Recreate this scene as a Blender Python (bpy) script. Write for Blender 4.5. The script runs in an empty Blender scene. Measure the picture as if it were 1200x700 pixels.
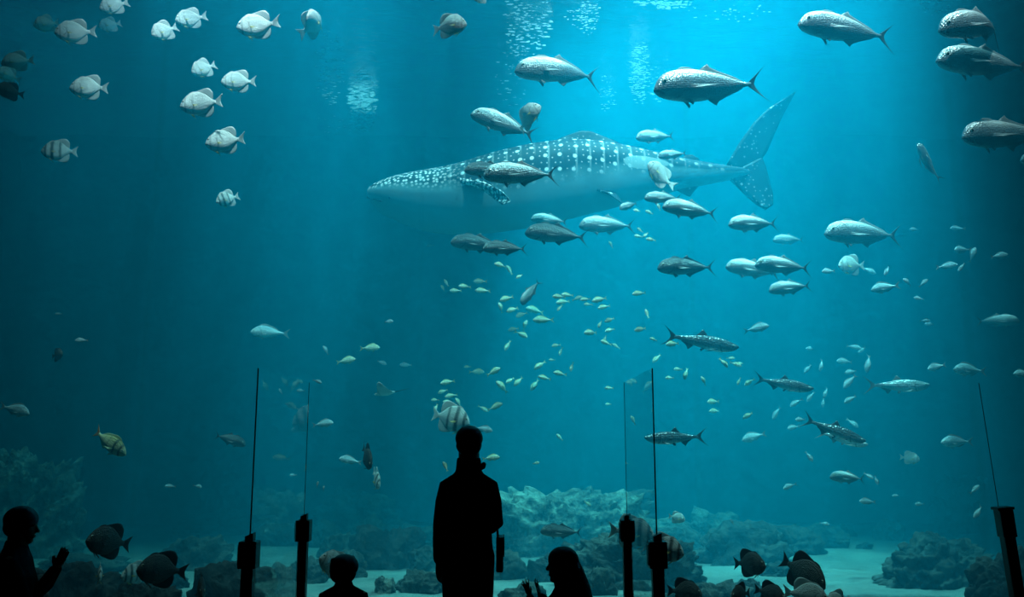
import bpy, bmesh, math, random
import numpy as np
from mathutils import Vector, Matrix, Euler, noise

SC = bpy.context.scene
COL = SC.collection
PI = math.pi
R = math.radians
rng = random.Random(11)

# ------------------------------------------------------------------ camera
CAM_Z = 1.65
F_PX = 1000.0
TILT = math.atan(165.0 / F_PX)
cam_data = bpy.data.cameras.new('camera')
cam_data.sensor_width = 36.0
cam_data.lens = 36.0 * F_PX / 1200.0
cam_data.clip_end = 200
cam = bpy.data.objects.new('camera', cam_data)
COL.objects.link(cam)
cam.location = (0, 0, CAM_Z)
cam.rotation_euler = (PI / 2 + TILT, 0, 0)
SC.camera = cam
CT, ST = math.cos(TILT), math.sin(TILT)


def at(px, py, Y):
    """world point at distance Y (metres ahead) seen at photo pixel px, py"""
    u, v = (px - 600.0) / F_PX, (350.0 - py) / F_PX
    d = Vector((u, CT - v * ST, ST + v * CT))
    k = Y / d.y
    return Vector((d.x * k, Y, CAM_Z + d.z * k))


def size(px, p):
    """metres covered by px photo pixels at world point p"""
    depth = p.y * CT + (p.z - CAM_Z) * ST
    return px * depth / F_PX


# ------------------------------------------------------------------ materials
def new_mat(name):
    m = bpy.data.materials.new(name)
    m.use_nodes = True
    nt = m.node_tree
    nt.nodes.clear()
    out = nt.nodes.new('ShaderNodeOutputMaterial')
    return m, nt, out


def N(nt, typ, **kw):
    n = nt.nodes.new(typ)
    for k, v in kw.items():
        if k == 'inp':
            for kk, vv in v.items():
                n.inputs[kk].default_value = vv
        else:
            setattr(n, k, v)
    return n


def math_node(nt, op, a, b=None, clamp=False):
    n = N(nt, 'ShaderNodeMath', operation=op, use_clamp=clamp)
    for i, v in enumerate((a, b)):
        if v is None:
            continue
        if isinstance(v, (int, float)):
            n.inputs[i].default_value = v
        else:
            nt.links.new(v, n.inputs[i])
    return n.outputs[0]


def ramp(nt, src, stops):
    n = N(nt, 'ShaderNodeValToRGB')
    e = n.color_ramp.elements
    while len(e) < len(stops):
        e.new(0.5)
    for el, (p, c) in zip(e, stops):
        el.position = p
        el.color = (c, c, c, 1) if isinstance(c, (int, float)) else (*c, 1)
    nt.links.new(src, n.inputs[0])
    return n.outputs[0]


def mix_col(nt, fac, a, b):
    n = N(nt, 'ShaderNodeMix', data_type='RGBA')
    for i, v in ((0, fac), (6, a), (7, b)):
        if isinstance(v, (int, float)):
            n.inputs[i].default_value = v
        elif isinstance(v, tuple):
            n.inputs[i].default_value = (*v, 1)
        else:
            nt.links.new(v, n.inputs[i])
    return n.outputs[2]


def principled(name, col, rough=0.5, metal=0.0, spec=0.5, bump=None):
    """one Principled surface with a little procedural unevenness"""
    m, nt, out = new_mat(name)
    b = N(nt, 'ShaderNodeBsdfPrincipled', inp={'Roughness': rough, 'Metallic': metal, 'Specular IOR Level': spec})
    nt.links.new(b.outputs[0], out.inputs[0])
    tc = N(nt, 'ShaderNodeTexCoord')
    nz = N(nt, 'ShaderNodeTexNoise', inp={'Scale': bump[0] if bump else 12.0, 'Detail': 4.0})
    nt.links.new(tc.outputs['Object'], nz.inputs['Vector'])
    c = mix_col(nt, nz.outputs[0], tuple(x * 0.82 for x in col), tuple(min(1, x * 1.15) for x in col))
    nt.links.new(c, b.inputs['Base Color'])
    if bump:
        bp = N(nt, 'ShaderNodeBump', inp={'Strength': bump[1], 'Distance': bump[2]})
        nt.links.new(nz.outputs[0], bp.inputs['Height'])
        nt.links.new(bp.outputs[0], b.inputs['Normal'])
    return m


def fish_mat(name, back, flank, belly, zlo, zhi, rough=0.34, metal=0.15, bars=(), bar_col=(0.03, 0.03, 0.03), scale_size=55.0, gill=0.24, mottle=0.25, mouth=-0.045):
    """scaled silver skin: back / flank / belly colours, optional dark upright bars at given x, a gill arc"""
    m, nt, out = new_mat(name)
    b = N(nt, 'ShaderNodeBsdfPrincipled', inp={'Roughness': rough, 'Metallic': metal, 'Specular IOR Level': 0.6})
    nt.links.new(b.outputs[0], out.inputs[0])
    tc = N(nt, 'ShaderNodeTexCoord')
    sep = N(nt, 'ShaderNodeSeparateXYZ')
    nt.links.new(tc.outputs['Object'], sep.inputs[0])
    X, Z = sep.outputs[0], sep.outputs[2]
    nz = N(nt, 'ShaderNodeTexNoise', inp={'Scale': 9.0, 'Detail': 5.0, 'Roughness': 0.6})
    nt.links.new(tc.outputs['Object'], nz.inputs['Vector'])
    zz = math_node(nt, 'ADD', Z, math_node(nt, 'MULTIPLY', math_node(nt, 'SUBTRACT', nz.outputs[0], 0.5), 0.06))
    mr = N(nt, 'ShaderNodeMapRange', inp={'From Min': zlo, 'From Max': zhi})
    nt.links.new(zz, mr.inputs[0])
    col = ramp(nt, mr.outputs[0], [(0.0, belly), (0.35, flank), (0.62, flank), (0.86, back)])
    for x0, w, amt in bars:
        wob = math_node(nt, 'ADD', X, math_node(nt, 'MULTIPLY', math_node(nt, 'SUBTRACT', nz.outputs[0], 0.5), 0.05))
        d = math_node(nt, 'ABSOLUTE', math_node(nt, 'SUBTRACT', wob, x0))
        f = math_node(nt, 'MULTIPLY', math_node(nt, 'SUBTRACT', 1.0, math_node(nt, 'DIVIDE', d, w), True), amt * 1.6, True)
        col = mix_col(nt, f, col, bar_col)
    # gill cover edge: arc of a circle on the cheek
    if gill:
        cx = math_node(nt, 'SUBTRACT', X, gill + 0.12)
        r = math_node(nt, 'SQRT', math_node(nt, 'ADD', math_node(nt, 'MULTIPLY', cx, cx), math_node(nt, 'MULTIPLY', Z, Z)))
        ga = math_node(nt, 'ABSOLUTE', math_node(nt, 'SUBTRACT', r, 0.115))
        gf = math_node(nt, 'MULTIPLY', math_node(nt, 'SUBTRACT', 1.0, math_node(nt, 'DIVIDE', ga, 0.013), True), math_node(nt, 'LESS_THAN', X, gill + 0.10))
        col = mix_col(nt, math_node(nt, 'MULTIPLY', gf, 0.85), col, tuple(c * 0.25 for c in back))
    # mouth slit running back from the snout
    mz = math_node(nt, 'ABSOLUTE', math_node(nt, 'ADD', math_node(nt, 'SUBTRACT', Z, mouth), math_node(nt, 'MULTIPLY', math_node(nt, 'SUBTRACT', 0.5, X), 0.45)))
    mf = math_node(nt, 'MULTIPLY', math_node(nt, 'LESS_THAN', mz, 0.008), math_node(nt, 'GREATER_THAN', X, 0.425))
    col = mix_col(nt, math_node(nt, 'MULTIPLY', mf, 0.75), col, (0.03, 0.03, 0.03))
    mot = math_node(nt, 'MULTIPLY', math_node(nt, 'SUBTRACT', nz.outputs[0], 0.35, True), mottle * 2.2, True)
    col = mix_col(nt, mot, col, tuple(c * 0.5 for c in flank))
    nt.links.new(col, b.inputs['Base Color'])
    vo = N(nt, 'ShaderNodeTexVoronoi', inp={'Scale': scale_size, 'Randomness': 0.5})
    nt.links.new(tc.outputs['Object'], vo.inputs['Vector'])
    bp = N(nt, 'ShaderNodeBump', inp={'Strength': 0.7, 'Distance': 0.015})
    nt.links.new(vo.outputs[0], bp.inputs['Height'])
    nt.links.new(bp.outputs[0], b.inputs['Normal'])
    return m


def fin_mat(name, col, translucent=0.35):
    """thin ray-striped fin skin that lets some light through"""
    m, nt, out = new_mat(name)
    tc = N(nt, 'ShaderNodeTexCoord')
    wv = N(nt, 'ShaderNodeTexWave', wave_type='BANDS', bands_direction='Z', inp={'Scale': 26.0, 'Distortion': 1.5, 'Detail': 1.0})
    nt.links.new(tc.outputs['Object'], wv.inputs['Vector'])
    c = mix_col(nt, wv.outputs['Fac'], tuple(x * 0.75 for x in col), col)
    d = N(nt, 'ShaderNodeBsdfPrincipled', inp={'Roughness': 0.45})
    t = N(nt, 'ShaderNodeBsdfTranslucent')
    nt.links.new(c, d.inputs['Base Color'])
    nt.links.new(c, t.inputs['Color'])
    mx = N(nt, 'ShaderNodeMixShader', inp={0: translucent})
    nt.links.new(d.outputs[0], mx.inputs[1])
    nt.links.new(t.outputs[0], mx.inputs[2])
    nt.links.new(mx.outputs[0], out.inputs[0])
    return m


def glass_mat(name, tint, ior=1.45, rough=0.0):
    """clear sheet: see-through, mirroring more at a slant"""
    m, nt, out = new_mat(name)
    t = N(nt, 'ShaderNodeBsdfTransparent')
    t.inputs[0].default_value = (*tint, 1)
    g = N(nt, 'ShaderNodeBsdfGlossy', inp={'Roughness': rough})
    fr = N(nt, 'ShaderNodeFresnel', inp={'IOR': ior})
    mx = N(nt, 'ShaderNodeMixShader')
    geo = N(nt, 'ShaderNodeNewGeometry')            # the sheet's far face lets light out
    nt.links.new(math_node(nt, 'MULTIPLY', fr.outputs[0], math_node(nt, 'SUBTRACT', 1.0, geo.outputs['Backfacing'])), mx.inputs[0])
    nt.links.new(t.outputs[0], mx.inputs[1])
    nt.links.new(g.outputs[0], mx.inputs[2])
    nt.links.new(mx.outputs[0], out.inputs[0])
    return m


def rock_mat(name, dark, pale, scale=1.0):
    m, nt, out = new_mat(name)
    b = N(nt, 'ShaderNodeBsdfPrincipled', inp={'Roughness': 0.85, 'Specular IOR Level': 0.2})
    nt.links.new(b.outputs[0], out.inputs[0])
    tc = N(nt, 'ShaderNodeTexCoord')
    n1 = N(nt, 'ShaderNodeTexNoise', inp={'Scale': 2.2 * scale, 'Detail': 8.0, 'Roughness': 0.65, 'Distortion': 0.6})
    n2 = N(nt, 'ShaderNodeTexVoronoi', inp={'Scale': 9.0 * scale})
    n3 = N(nt, 'ShaderNodeTexNoise', inp={'Scale': 22.0 * scale, 'Detail': 3.0})
    for n in (n1, n2, n3):
        nt.links.new(tc.outputs['Object'], n.inputs['Vector'])
    f = ramp(nt, n1.outputs[0], [(0.40, 0.0), (0.62, 1.0)])
    col = mix_col(nt, f, dark, pale)
    f2 = ramp(nt, n3.outputs[0], [(0.58, 0.0), (0.72, 1.0)])
    col = mix_col(nt, math_node(nt, 'MULTIPLY', f2, 0.5), col, tuple(min(1, c * 1.8) for c in pale))
    nt.links.new(col, b.inputs['Base Color'])
    h = math_node(nt, 'ADD', n1.outputs[0], math_node(nt, 'MULTIPLY', n2.outputs[0], 0.35))
    bp = N(nt, 'ShaderNodeBump', inp={'Strength': 0.9, 'Distance': 0.12})
    nt.links.new(h, bp.inputs['Height'])
    nt.links.new(bp.outputs[0], b.inputs['Normal'])
    return m


# ------------------------------------------------------------------ object helpers
def tag(o, label=None, cat=None, group=None, kind=None):
    if label:
        o['label'] = label
    if cat:
        o['category'] = cat
    if group:
        o['group'] = group
    if kind:
        o['kind'] = kind
    return o


def empty(name, loc=(0, 0, 0), rot=(0, 0, 0), s=1.0):
    o = bpy.data.objects.new(name, None)
    o.empty_display_size = 0.1
    COL.objects.link(o)
    o.location = loc
    o.rotation_euler = rot
    o.scale = (s, s, s)
    return o


def mesh_obj(name, verts, faces, mats, parent=None, smooth=True, mat_idx=None, mesh_name=None):
    me = bpy.data.meshes.new(mesh_name or name)
    me.from_pydata([tuple(v) for v in verts], [], faces)
    me.validate()
    for m in (mats if isinstance(mats, (list, tuple)) else [mats]):
        me.materials.append(m)
    if smooth:
        me.polygons.foreach_set('use_smooth', [True] * len(me.polygons))
    if mat_idx is not None:
        me.polygons.foreach_set('material_index', mat_idx)
    me.update()
    o = bpy.data.objects.new(name, me)
    COL.objects.link(o)
    if parent is not None:
        o.parent = parent
    return o


def bm_obj(name, bm, mats, parent=None, smooth=True):
    bmesh.ops.recalc_face_normals(bm, faces=bm.faces)
    me = bpy.data.meshes.new(name)
    bm.to_mesh(me)
    bm.free()
    for m in (mats if isinstance(mats, (list, tuple)) else [mats]):
        me.materials.append(m)
    if smooth:
        me.polygons.foreach_set('use_smooth', [True] * len(me.polygons))
    o = bpy.data.objects.new(name, me)
    COL.objects.link(o)
    if parent is not None:
        o.parent = parent
    return o


def dup(root):
    """copy of a thing with copies of its parts and sub-parts"""
    r = root.copy()
    COL.objects.link(r)
    for ch in root.children:
        c = ch.copy()
        COL.objects.link(c)
        c.parent = r
        for g in ch.children:
            d = g.copy()
            COL.objects.link(d)
            d.parent = c
    return r


def box(bm, lo, hi, bevel=0.0, mat=0):
    g = bmesh.ops.create_cube(bm, size=1.0)
    c = [(a + b) / 2 for a, b in zip(lo, hi)]
    s = [b - a for a, b in zip(lo, hi)]
    for v in g['verts']:
        v.co = Vector((c[i] + v.co[i] * s[i] for i in range(3)))
    if bevel:
        es = {e for v in g['verts'] for e in v.link_edges}
        bmesh.ops.bevel(bm, geom=list(es), offset=bevel, segments=3, affect='EDGES', profile=0.5)


def crom(xs, ys, n):
    """smooth resampling (Catmull-Rom) of ys over xs"""
    xs, ys = np.array(xs, float), np.array(ys, float)
    m = np.zeros_like(ys)
    m[1:-1] = (ys[2:] - ys[:-2]) / (xs[2:] - xs[:-2])
    m[0] = (ys[1] - ys[0]) / (xs[1] - xs[0])
    m[-1] = (ys[-1] - ys[-2]) / (xs[-1] - xs[-2])
    t = np.array(n, float)
    k = np.clip(np.searchsorted(xs, t, 'right') - 1, 0, len(xs) - 2)
    h = xs[k + 1] - xs[k]
    s = (t - xs[k]) / h
    return ((2 * s**3 - 3 * s**2 + 1) * ys[k] + (s**3 - 2 * s**2 + s) * h * m[k]
            + (-2 * s**3 + 3 * s**2) * ys[k + 1] + (s**3 - s**2) * h * m[k + 1])


def loft_rings(rings, close_ends=True):
    n = len(rings[0])
    verts, faces = [], []
    for r in rings:
        verts.extend(r)
    for i in range(len(rings) - 1):
        for j in range(n):
            a, b = i * n + j, i * n + (j + 1) % n
            faces.append((a, b, b + n, a + n))
    if close_ends:
        for base, flip in ((0, True), ((len(rings) - 1) * n, False)):
            c = sum((Vector(verts[base + j]) for j in range(n)), Vector()) / n
            verts.append(c)
            ci = len(verts) - 1
            for j in range(n):
                a, b = base + j, base + (j + 1) % n
                faces.append((b, a, ci) if flip else (a, b, ci))
    return verts, faces


def fin_sheet(base, edge, thick, rows=5, bend=None):
    """a fin with real thickness between a base curve and a free edge curve (lists of equal length)"""
    nb = len(base)
    verts, faces = [], []
    for side in (1, -1):
        for r in range(rows + 1):
            t = r / rows
            for b, e in zip(base, edge):
                b, e = Vector(b), Vector(e)
                p = b.lerp(e, t)
                verts.append((p, side * thick * (1 - 0.85 * t)))
    # thickness direction: normal of the sheet
    n = Vector((0, 0, 0))
    for i in range(nb - 1):
        n += (Vector(base[i + 1]) - Vector(base[i])).cross(Vector(edge[i]) - Vector(base[i]))
    n.normalize()
    vs = [p + n * off for p, off in verts]
    M = (rows + 1) * nb
    for s in (0, 1):
        for r in range(rows):
            for i in range(nb - 1):
                a = s * M + r * nb + i
                q = (a, a + 1, a + nb + 1, a + nb)
                faces.append(q if s == 0 else q[::-1])
    for r in range(rows):                      # side rims
        for i in (0, nb - 1):
            a, b = r * nb + i, (r + 1) * nb + i
            q = (a, b, b + M, a + M)
            faces.append(q if i == 0 else q[::-1])
    for i in range(nb - 1):                    # free rim and base rim
        a = rows * nb + i
        faces.append((a, a + 1, a + 1 + M, a + M))
        a = i
        faces.append((a + 1, a, a + M, a + 1 + M))
    return vs, faces


def add_geo(bm, verts, faces, mat=0):
    vs = [bm.verts.new(v) for v in verts]
    for f in faces:
        try:
            fc = bm.faces.new([vs[i] for i in f])
            fc.material_index = mat
            fc.smooth = True
        except ValueError:
            pass


def tube(bm, pts, radii, seg=14, side=Vector((1, 0, 0)), caps=True, mat=0):
    """tapered limb through pts; radii are r or (a along side, b across); rounded ends"""
    pts = [Vector(p) for p in pts]
    radii = [(r, r) if isinstance(r, (int, float)) else r for r in radii]
    P, Q = list(pts), list(radii)
    if caps:
        d0 = (pts[0] - pts[1]).normalized()
        d1 = (pts[-1] - pts[-2]).normalized()
        r0, r1 = min(radii[0]), min(radii[-1])
        pre = [(pts[0] + d0 * r0 * math.sin(a), math.cos(a)) for a in (R(78), R(52), R(26))]
        post = [(pts[-1] + d1 * r1 * math.sin(a), math.cos(a)) for a in (R(26), R(52), R(78))]
        P = [p for p, _ in pre] + P + [p for p, _ in post]
        Q = [(radii[0][0] * k, radii[0][1] * k) for _, k in pre] + Q + [(radii[-1][0] * k, radii[-1][1] * k) for _, k in post]
    rings = []
    for i, p in enumerate(P):
        t = (P[min(i + 1, len(P) - 1)] - P[max(i - 1, 0)]).normalized()
        s = side - t * side.dot(t)
        if s.length < 1e-3:
            s = Vector((0, 1, 0)) - t * t.y
        s.normalize()
        w = t.cross(s)
        a, b = Q[i]
        rings.append([p + s * (a * math.cos(2 * PI * j / seg)) + w * (b * math.sin(2 * PI * j / seg)) for j in range(seg)])
    v, f = loft_rings(rings)
    add_geo(bm, v, f, mat)


def ellipsoid(bm, c, r, seg=20, rot=None, mat=0):
    m = Matrix.Translation(Vector(c)) @ (rot.to_matrix().to_4x4() if rot else Matrix()) @ Matrix.Diagonal((*r, 1))
    g = bmesh.ops.create_uvsphere(bm, u_segments=seg, v_segments=max(6, seg * 2 // 3), radius=1.0, matrix=m)
    for v in g['verts']:
        for f in v.link_faces:
            f.material_index = mat
            f.smooth = True


def remesh(o, voxel, smooth_iter=4):
    m = o.modifiers.new('union', 'REMESH')
    m.mode = 'VOXEL'
    m.voxel_size = voxel
    m.use_smooth_shade = True
    s = o.modifiers.new('relax', 'SMOOTH')
    s.iterations = smooth_iter
    s.factor = 0.5
    dg = bpy.context.evaluated_depsgraph_get()
    me = bpy.data.meshes.new_from_object(o.evaluated_get(dg), depsgraph=dg)
    o.modifiers.clear()
    o.data = me
    me.polygons.foreach_set('use_smooth', [True] * len(me.polygons))
    return o
# ------------------------------------------------------------------ fish
M = {}
M['jack'] = fish_mat('silver_jack_skin', (0.86, 0.87, 0.84), (0.24, 0.28, 0.29), (0.36, 0.38, 0.37), -0.14, 0.15, rough=0.30, metal=0.3, mottle=0.5)  # pale back over darker flank: overhead light painted into the skin
M['jack_dark'] = fish_mat('slate_jack_skin', (0.04, 0.055, 0.06), (0.09, 0.11, 0.12), (0.30, 0.32, 0.31), -0.14, 0.15, rough=0.35, metal=0.2)  # darker jack skin for fish in shade, the shade painted in
M['spade'] = fish_mat('pale_spadefish_skin', (0.62, 0.62, 0.58), (0.80, 0.80, 0.76), (0.82, 0.81, 0.74), -0.3, 0.3, rough=0.4, metal=0.05,
                      bars=((0.375, 0.030, 0.40), (0.20, 0.045, 0.18)), bar_col=(0.16, 0.17, 0.17), scale_size=48, gill=0.20, mottle=0.12)
M['banded'] = fish_mat('banded_spadefish_skin', (0.55, 0.56, 0.52), (0.78, 0.78, 0.74), (0.78, 0.77, 0.70), -0.3, 0.3, rough=0.4, metal=0.05,
                       bars=((0.375, 0.045, 0.9), (0.19, 0.065, 0.9), (-0.02, 0.05, 0.6)), bar_col=(0.05, 0.06, 0.06), scale_size=48, gill=0.0, mottle=0.15)
M['dusky'] = fish_mat('dusky_spadefish_skin', (0.02, 0.022, 0.02), (0.05, 0.056, 0.052), (0.04, 0.04, 0.036), -0.3, 0.3, rough=0.55, metal=0.0,  # darker spadefish skin: shade of backlit fish painted in
                      bars=((0.375, 0.04, 0.8), (0.17, 0.06, 0.8)), bar_col=(0.02, 0.02, 0.02), scale_size=48, gill=0.20, mottle=0.3)
M['reef'] = fish_mat('pale_yellowish_reef_fish_skin', (0.55, 0.60, 0.36), (0.78, 0.80, 0.58), (0.85, 0.85, 0.72), -0.18, 0.18, rough=0.4, metal=0.05, scale_size=40, gill=0.22, mottle=0.2)
M['blue'] = fish_mat('pale_bluish_reef_fish_skin', (0.30, 0.42, 0.46), (0.52, 0.62, 0.64), (0.70, 0.74, 0.72), -0.18, 0.18, rough=0.4, metal=0.1, scale_size=40, gill=0.22, mottle=0.2)
M['tarpon'] = fish_mat('dark_tarpon_skin', (0.03, 0.045, 0.055), (0.12, 0.15, 0.16), (0.62, 0.64, 0.62), -0.10, 0.09, rough=0.3, metal=0.3, scale_size=30, gill=0.26, mottle=0.15)
M['tarpon_pale'] = fish_mat('pale_tarpon_skin', (0.30, 0.35, 0.36), (0.55, 0.60, 0.60), (0.70, 0.72, 0.70), -0.10, 0.09, rough=0.3, metal=0.3, scale_size=30, gill=0.26, mottle=0.15)
M['golden'] = fish_mat('greenish_barred_trevally_skin', (0.30, 0.27, 0.08), (0.55, 0.52, 0.30), (0.60, 0.58, 0.46), -0.18, 0.18, rough=0.4, metal=0.05,
                       bars=((0.36, 0.03, 0.95), (0.22, 0.035, 0.9), (0.05, 0.02, 0.5), (-0.08, 0.02, 0.4)), bar_col=(0.03, 0.03, 0.015), scale_size=40, gill=0.0, mottle=0.2)
M['fin_grey'] = fin_mat('grey_fin_skin', (0.34, 0.37, 0.37))
M['fin_dark'] = fin_mat('dark_fin_skin', (0.035, 0.042, 0.048), 0.15)
M['fin_pale'] = fin_mat('pale_fin_skin', (0.86, 0.86, 0.82), 0.3)
M['fin_yellow'] = fin_mat('yellow_fin_skin', (0.80, 0.66, 0.22), 0.35)
M['fin_olive'] = fin_mat('olive_fin_skin', (0.58, 0.62, 0.34), 0.4)
M['fin_orange'] = fin_mat('orange_brown_fin_skin', (0.55, 0.20, 0.03), 0.4)
M['eye'] = principled('black_wet_eye', (0.01, 0.01, 0.012), 0.08)
M['eye_ring'] = principled('pale_eye_ring', (0.55, 0.52, 0.40), 0.3)

KIND = {
    # t, top, bottom, half width along the body; t=0 nose, t=1 tail stem
    'jack': dict(x1=-0.345, prof=[(0, -.034, -.052, .010), (.03, .026, -.084, .028), (.10, .092, -.110, .052), (.22, .132, -.126, .068), (.38, .146, -.136, .072),
                                  (.55, .130, -.118, .064), (.72, .092, -.080, .044), (.86, .046, -.040, .024), (.95, .020, -.018, .014), (1, .018, -.016, .012)],
                 tail=dict(tip=(-.500, .172), notch=-.375, root=.018), dorsal=[(.50, .012), (.53, .062), (.58, .034), (.70, .020), (.84, .016), (.92, .004)],
                 dorsal1=[(.26, .004), (.30, .022), (.38, .018), (.44, .004)], anal=[(.55, .010), (.58, .060), (.63, .032), (.74, .018), (.86, .014), (.92, .004)],
                 pect=((.265, -.025), .052, .23, -.20), pelv=(.30, .07), eye=(.100, .022, .0225)),
    'spade': dict(x1=-0.330, prof=[(0, -.040, -.060, .010), (.03, .030, -.105, .030), (.09, .115, -.160, .052), (.20, .220, -.232, .074), (.36, .285, -.272, .086),
                                   (.54, .290, -.272, .080), (.70, .235, -.215, .060), (.84, .125, -.115, .036), (.94, .058, -.056, .018), (1, .052, -.050, .014)],
                  tail=dict(tip=(-.500, .175), notch=-.440, root=.052), dorsal=[(.42, .012), (.52, .050), (.62, .105), (.72, .140), (.82, .120), (.90, .030)],
                  dorsal1=[(.24, .006), (.28, .028), (.34, .030), (.42, .018)], anal=[(.46, .012), (.56, .050), (.66, .110), (.75, .140), (.83, .115), (.90, .030)],
                  pect=((.285, -.045), .070, .13, -.45), pelv=((.27), .15), eye=(.105, .055, .030)),
    'tarpon': dict(x1=-0.330, prof=[(0, .030, .006, .006), (.02, .038, -.012, .016), (.08, .052, -.048, .030), (.20, .078, -.082, .046), (.36, .094, -.096, .054),
                                    (.54, .088, -.088, .048), (.72, .060, -.060, .032), (.88, .032, -.032, .018), (.96, .024, -.024, .012), (1, .024, -.022, .010)],
                   tail=dict(tip=(-.500, .150), notch=-.375, root=.024), dorsal=[(.50, .010), (.53, .070), (.56, .060), (.60, .030), (.64, .016), (.66, .006)],
                   anal=[(.68, .010), (.71, .074), (.75, .044), (.80, .024), (.86, .012), (.88, .004)],
                   pect=((.24, -.062), .030, .13, -.55), pelv=((.50), .055), eye=(.080, .016, .017)),
    'reef': dict(x1=-0.330, prof=[(0, -.020, -.036, .008), (.04, .030, -.066, .026), (.12, .095, -.110, .050), (.26, .155, -.142, .070), (.40, .168, -.150, .074),
                                  (.56, .148, -.130, .064), (.74, .092, -.082, .042), (.88, .046, -.042, .024), (.96, .032, -.030, .015), (1, .032, -.030, .012)],
                 tail=dict(tip=(-.500, .140), notch=-.410, root=.032), dorsal=[(.24, .008), (.30, .042), (.42, .046), (.56, .034), (.70, .040), (.84, .010)],
                 anal=[(.58, .008), (.63, .048), (.69, .040), (.76, .030), (.82, .018), (.86, .006)],
                 pect=((.27, -.040), .046, .15, -.35), pelv=((.32), .085), eye=(.105, .030, .0200)),
}


def fish_parts(kind, bend, skin, fin, tailfin, pelvfin, hunch=0.0):
    """dict of part name -> (verts, faces, material) in unit-length space, nose at +x"""
    K = KIND[kind]
    pr = K['prof']
    ts = [p[0] for p in pr]
    tt = np.concatenate([np.linspace(0, .1, 6), np.linspace(.14, 1, 22)])
    top, bot, wid = (crom(ts, [p[i] for p in pr], tt) for i in (1, 2, 3))
    x1 = K['x1']
    X = lambda t: 0.5 + (x1 - 0.5) * t

    def B(p):                                   # body curve
        x, y, z = p
        s = max(0.0, 0.15 - x)
        h = max(0.0, x - 0.1)
        return Vector((x, y + bend * (s * s * 1.6) + bend * 0.35 * h * h, z))
    rings = []
    SEG = 18
    for t, a, b, w in zip(tt, top, bot, wid):
        zc, hh = (a + b) / 2, (a - b) / 2
        ring = []
        for j in range(SEG):
            th = 2 * PI * j / SEG
            c, s = math.cos(th), math.sin(th)
            ring.append(B((X(t), w * math.copysign(abs(c) ** 0.9, c) * (1 - 0.18 * s * s), zc + hh * s)))
        rings.append(ring)
    out = {}
    v, f = loft_rings(rings)
    out['body'] = [(v, f, skin)]
    ztop = lambda t: float(np.interp(t, tt, top))
    zbot = lambda t: float(np.interp(t, tt, bot))
    wat = lambda t: float(np.interp(t, tt, wid))
    # tail fin
    T = K['tail']
    n = 15
    base, edge = [], []
    for i in range(n):
        q = -1 + 2 * i / (n - 1)
        base.append(B((x1 + 0.020, 0, T['root'] * 0.85 * q)))
        a = abs(q)
        ex = T['notch'] + (T['tip'][0] - T['notch']) * a ** 1.25
        ez = math.copysign(T['tip'][1] * a ** 0.85, q)
        edge.append(B((ex, 0, ez)))
    out['tail_fin'] = [(*fin_sheet(base, edge, 0.006), tailfin)]

    def ridge(key, zf, sgn, sweep):
        pts = K[key]
        ks = np.linspace(pts[0][0], pts[-1][0], 13)
        hs = np.interp(ks, [p[0] for p in pts], [p[1] for p in pts])
        base = [B((X(t), 0, zf(t) - sgn * 0.012)) for t in ks]
        edge = [B((X(t) - sweep * h, 0, zf(t) + sgn * h)) for t, h in zip(ks, hs)]
        return (*fin_sheet(base, edge, 0.005), fin)
    sw = {'jack': 0.75, 'spade': 0.65, 'tarpon': 0.6, 'reef': 0.3}[kind]
    d = [ridge('dorsal', ztop, 1, sw)]
    out['dorsal_fin'] = d
    if 'dorsal1' in K:
        out['front_dorsal_fin'] = [ridge('dorsal1', ztop, 1, 0.4)]
    out['anal_fin'] = [ridge('anal', zbot, -1, sw)]
    (px, pz), pw, plen, drop = K['pect']
    for side in (1, -1):
        t0 = px + 0.08
        y0 = wat(t0) * 0.92 * side
        x0 = X(t0)
        base, edge = [], []
        for i in range(7):
            q = i / 6
            base.append(B((x0 + 0.004, y0 * (1 - 0.10 * q), pz + pw * (0.5 - q) * 0.6)))
            ln = plen * (1 - 0.75 * q ** 0.8) + 0.02
            edge.append(B((x0 - ln, y0 + side * (0.035 + 0.16 * ln), pz + pw * (0.4 - q) * 0.5 + drop * ln * 0.6)))
        out.setdefault('pectoral_fin', []).append((*fin_sheet(base, edge, 0.004), fin if kind != 'spade' else pelvfin))
    tp, ln = K['pelv']
    for side in (1, -1):
        base, edge = [], []
        for i in range(6):
            q = i / 5
            t = tp + 0.05 * q
            base.append(B((X(t), side * wat(t) * 0.30, zbot(t) + 0.014)))
            edge.append(B((X(t) - ln * (0.85 - 0.45 * q), side * (wat(t) * 0.30 + 0.25 * ln), zbot(t) - ln * (0.62 - 0.35 * q))))
        out.setdefault('pelvic_fin', []).append((*fin_sheet(base, edge, 0.004), pelvfin))
    te, ze, re = K['eye']
    for side in (1, -1):
        bm = bmesh.new()
        zz, hh = (ztop(te) + zbot(te)) / 2, (ztop(te) - zbot(te)) / 2
        s = (ze - zz) / hh
        yy = wat(te) * math.sqrt(max(0.05, 1 - s * s)) * (1 - 0.18 * s * s)
        c = B((X(te), side * (yy - re * 0.20), ze))
        ellipsoid(bm, c, (re, re * 0.45, re), 12, mat=1)
        ellipsoid(bm, c + Vector((0, side * re * 0.16, 0)), (re * 0.66, re * 0.42, re * 0.66), 12, mat=0)
        bm.verts.ensure_lookup_table()
        vs = [v.co.copy() for v in bm.verts]
        bm.verts.index_update()
        fs = [[v.index for v in f.verts] for f in bm.faces]
        mi = [f.material_index for f in bm.faces]
        bm.free()
        out.setdefault('eye', []).append((vs, fs, ('eye', mi)))
    return out


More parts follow.
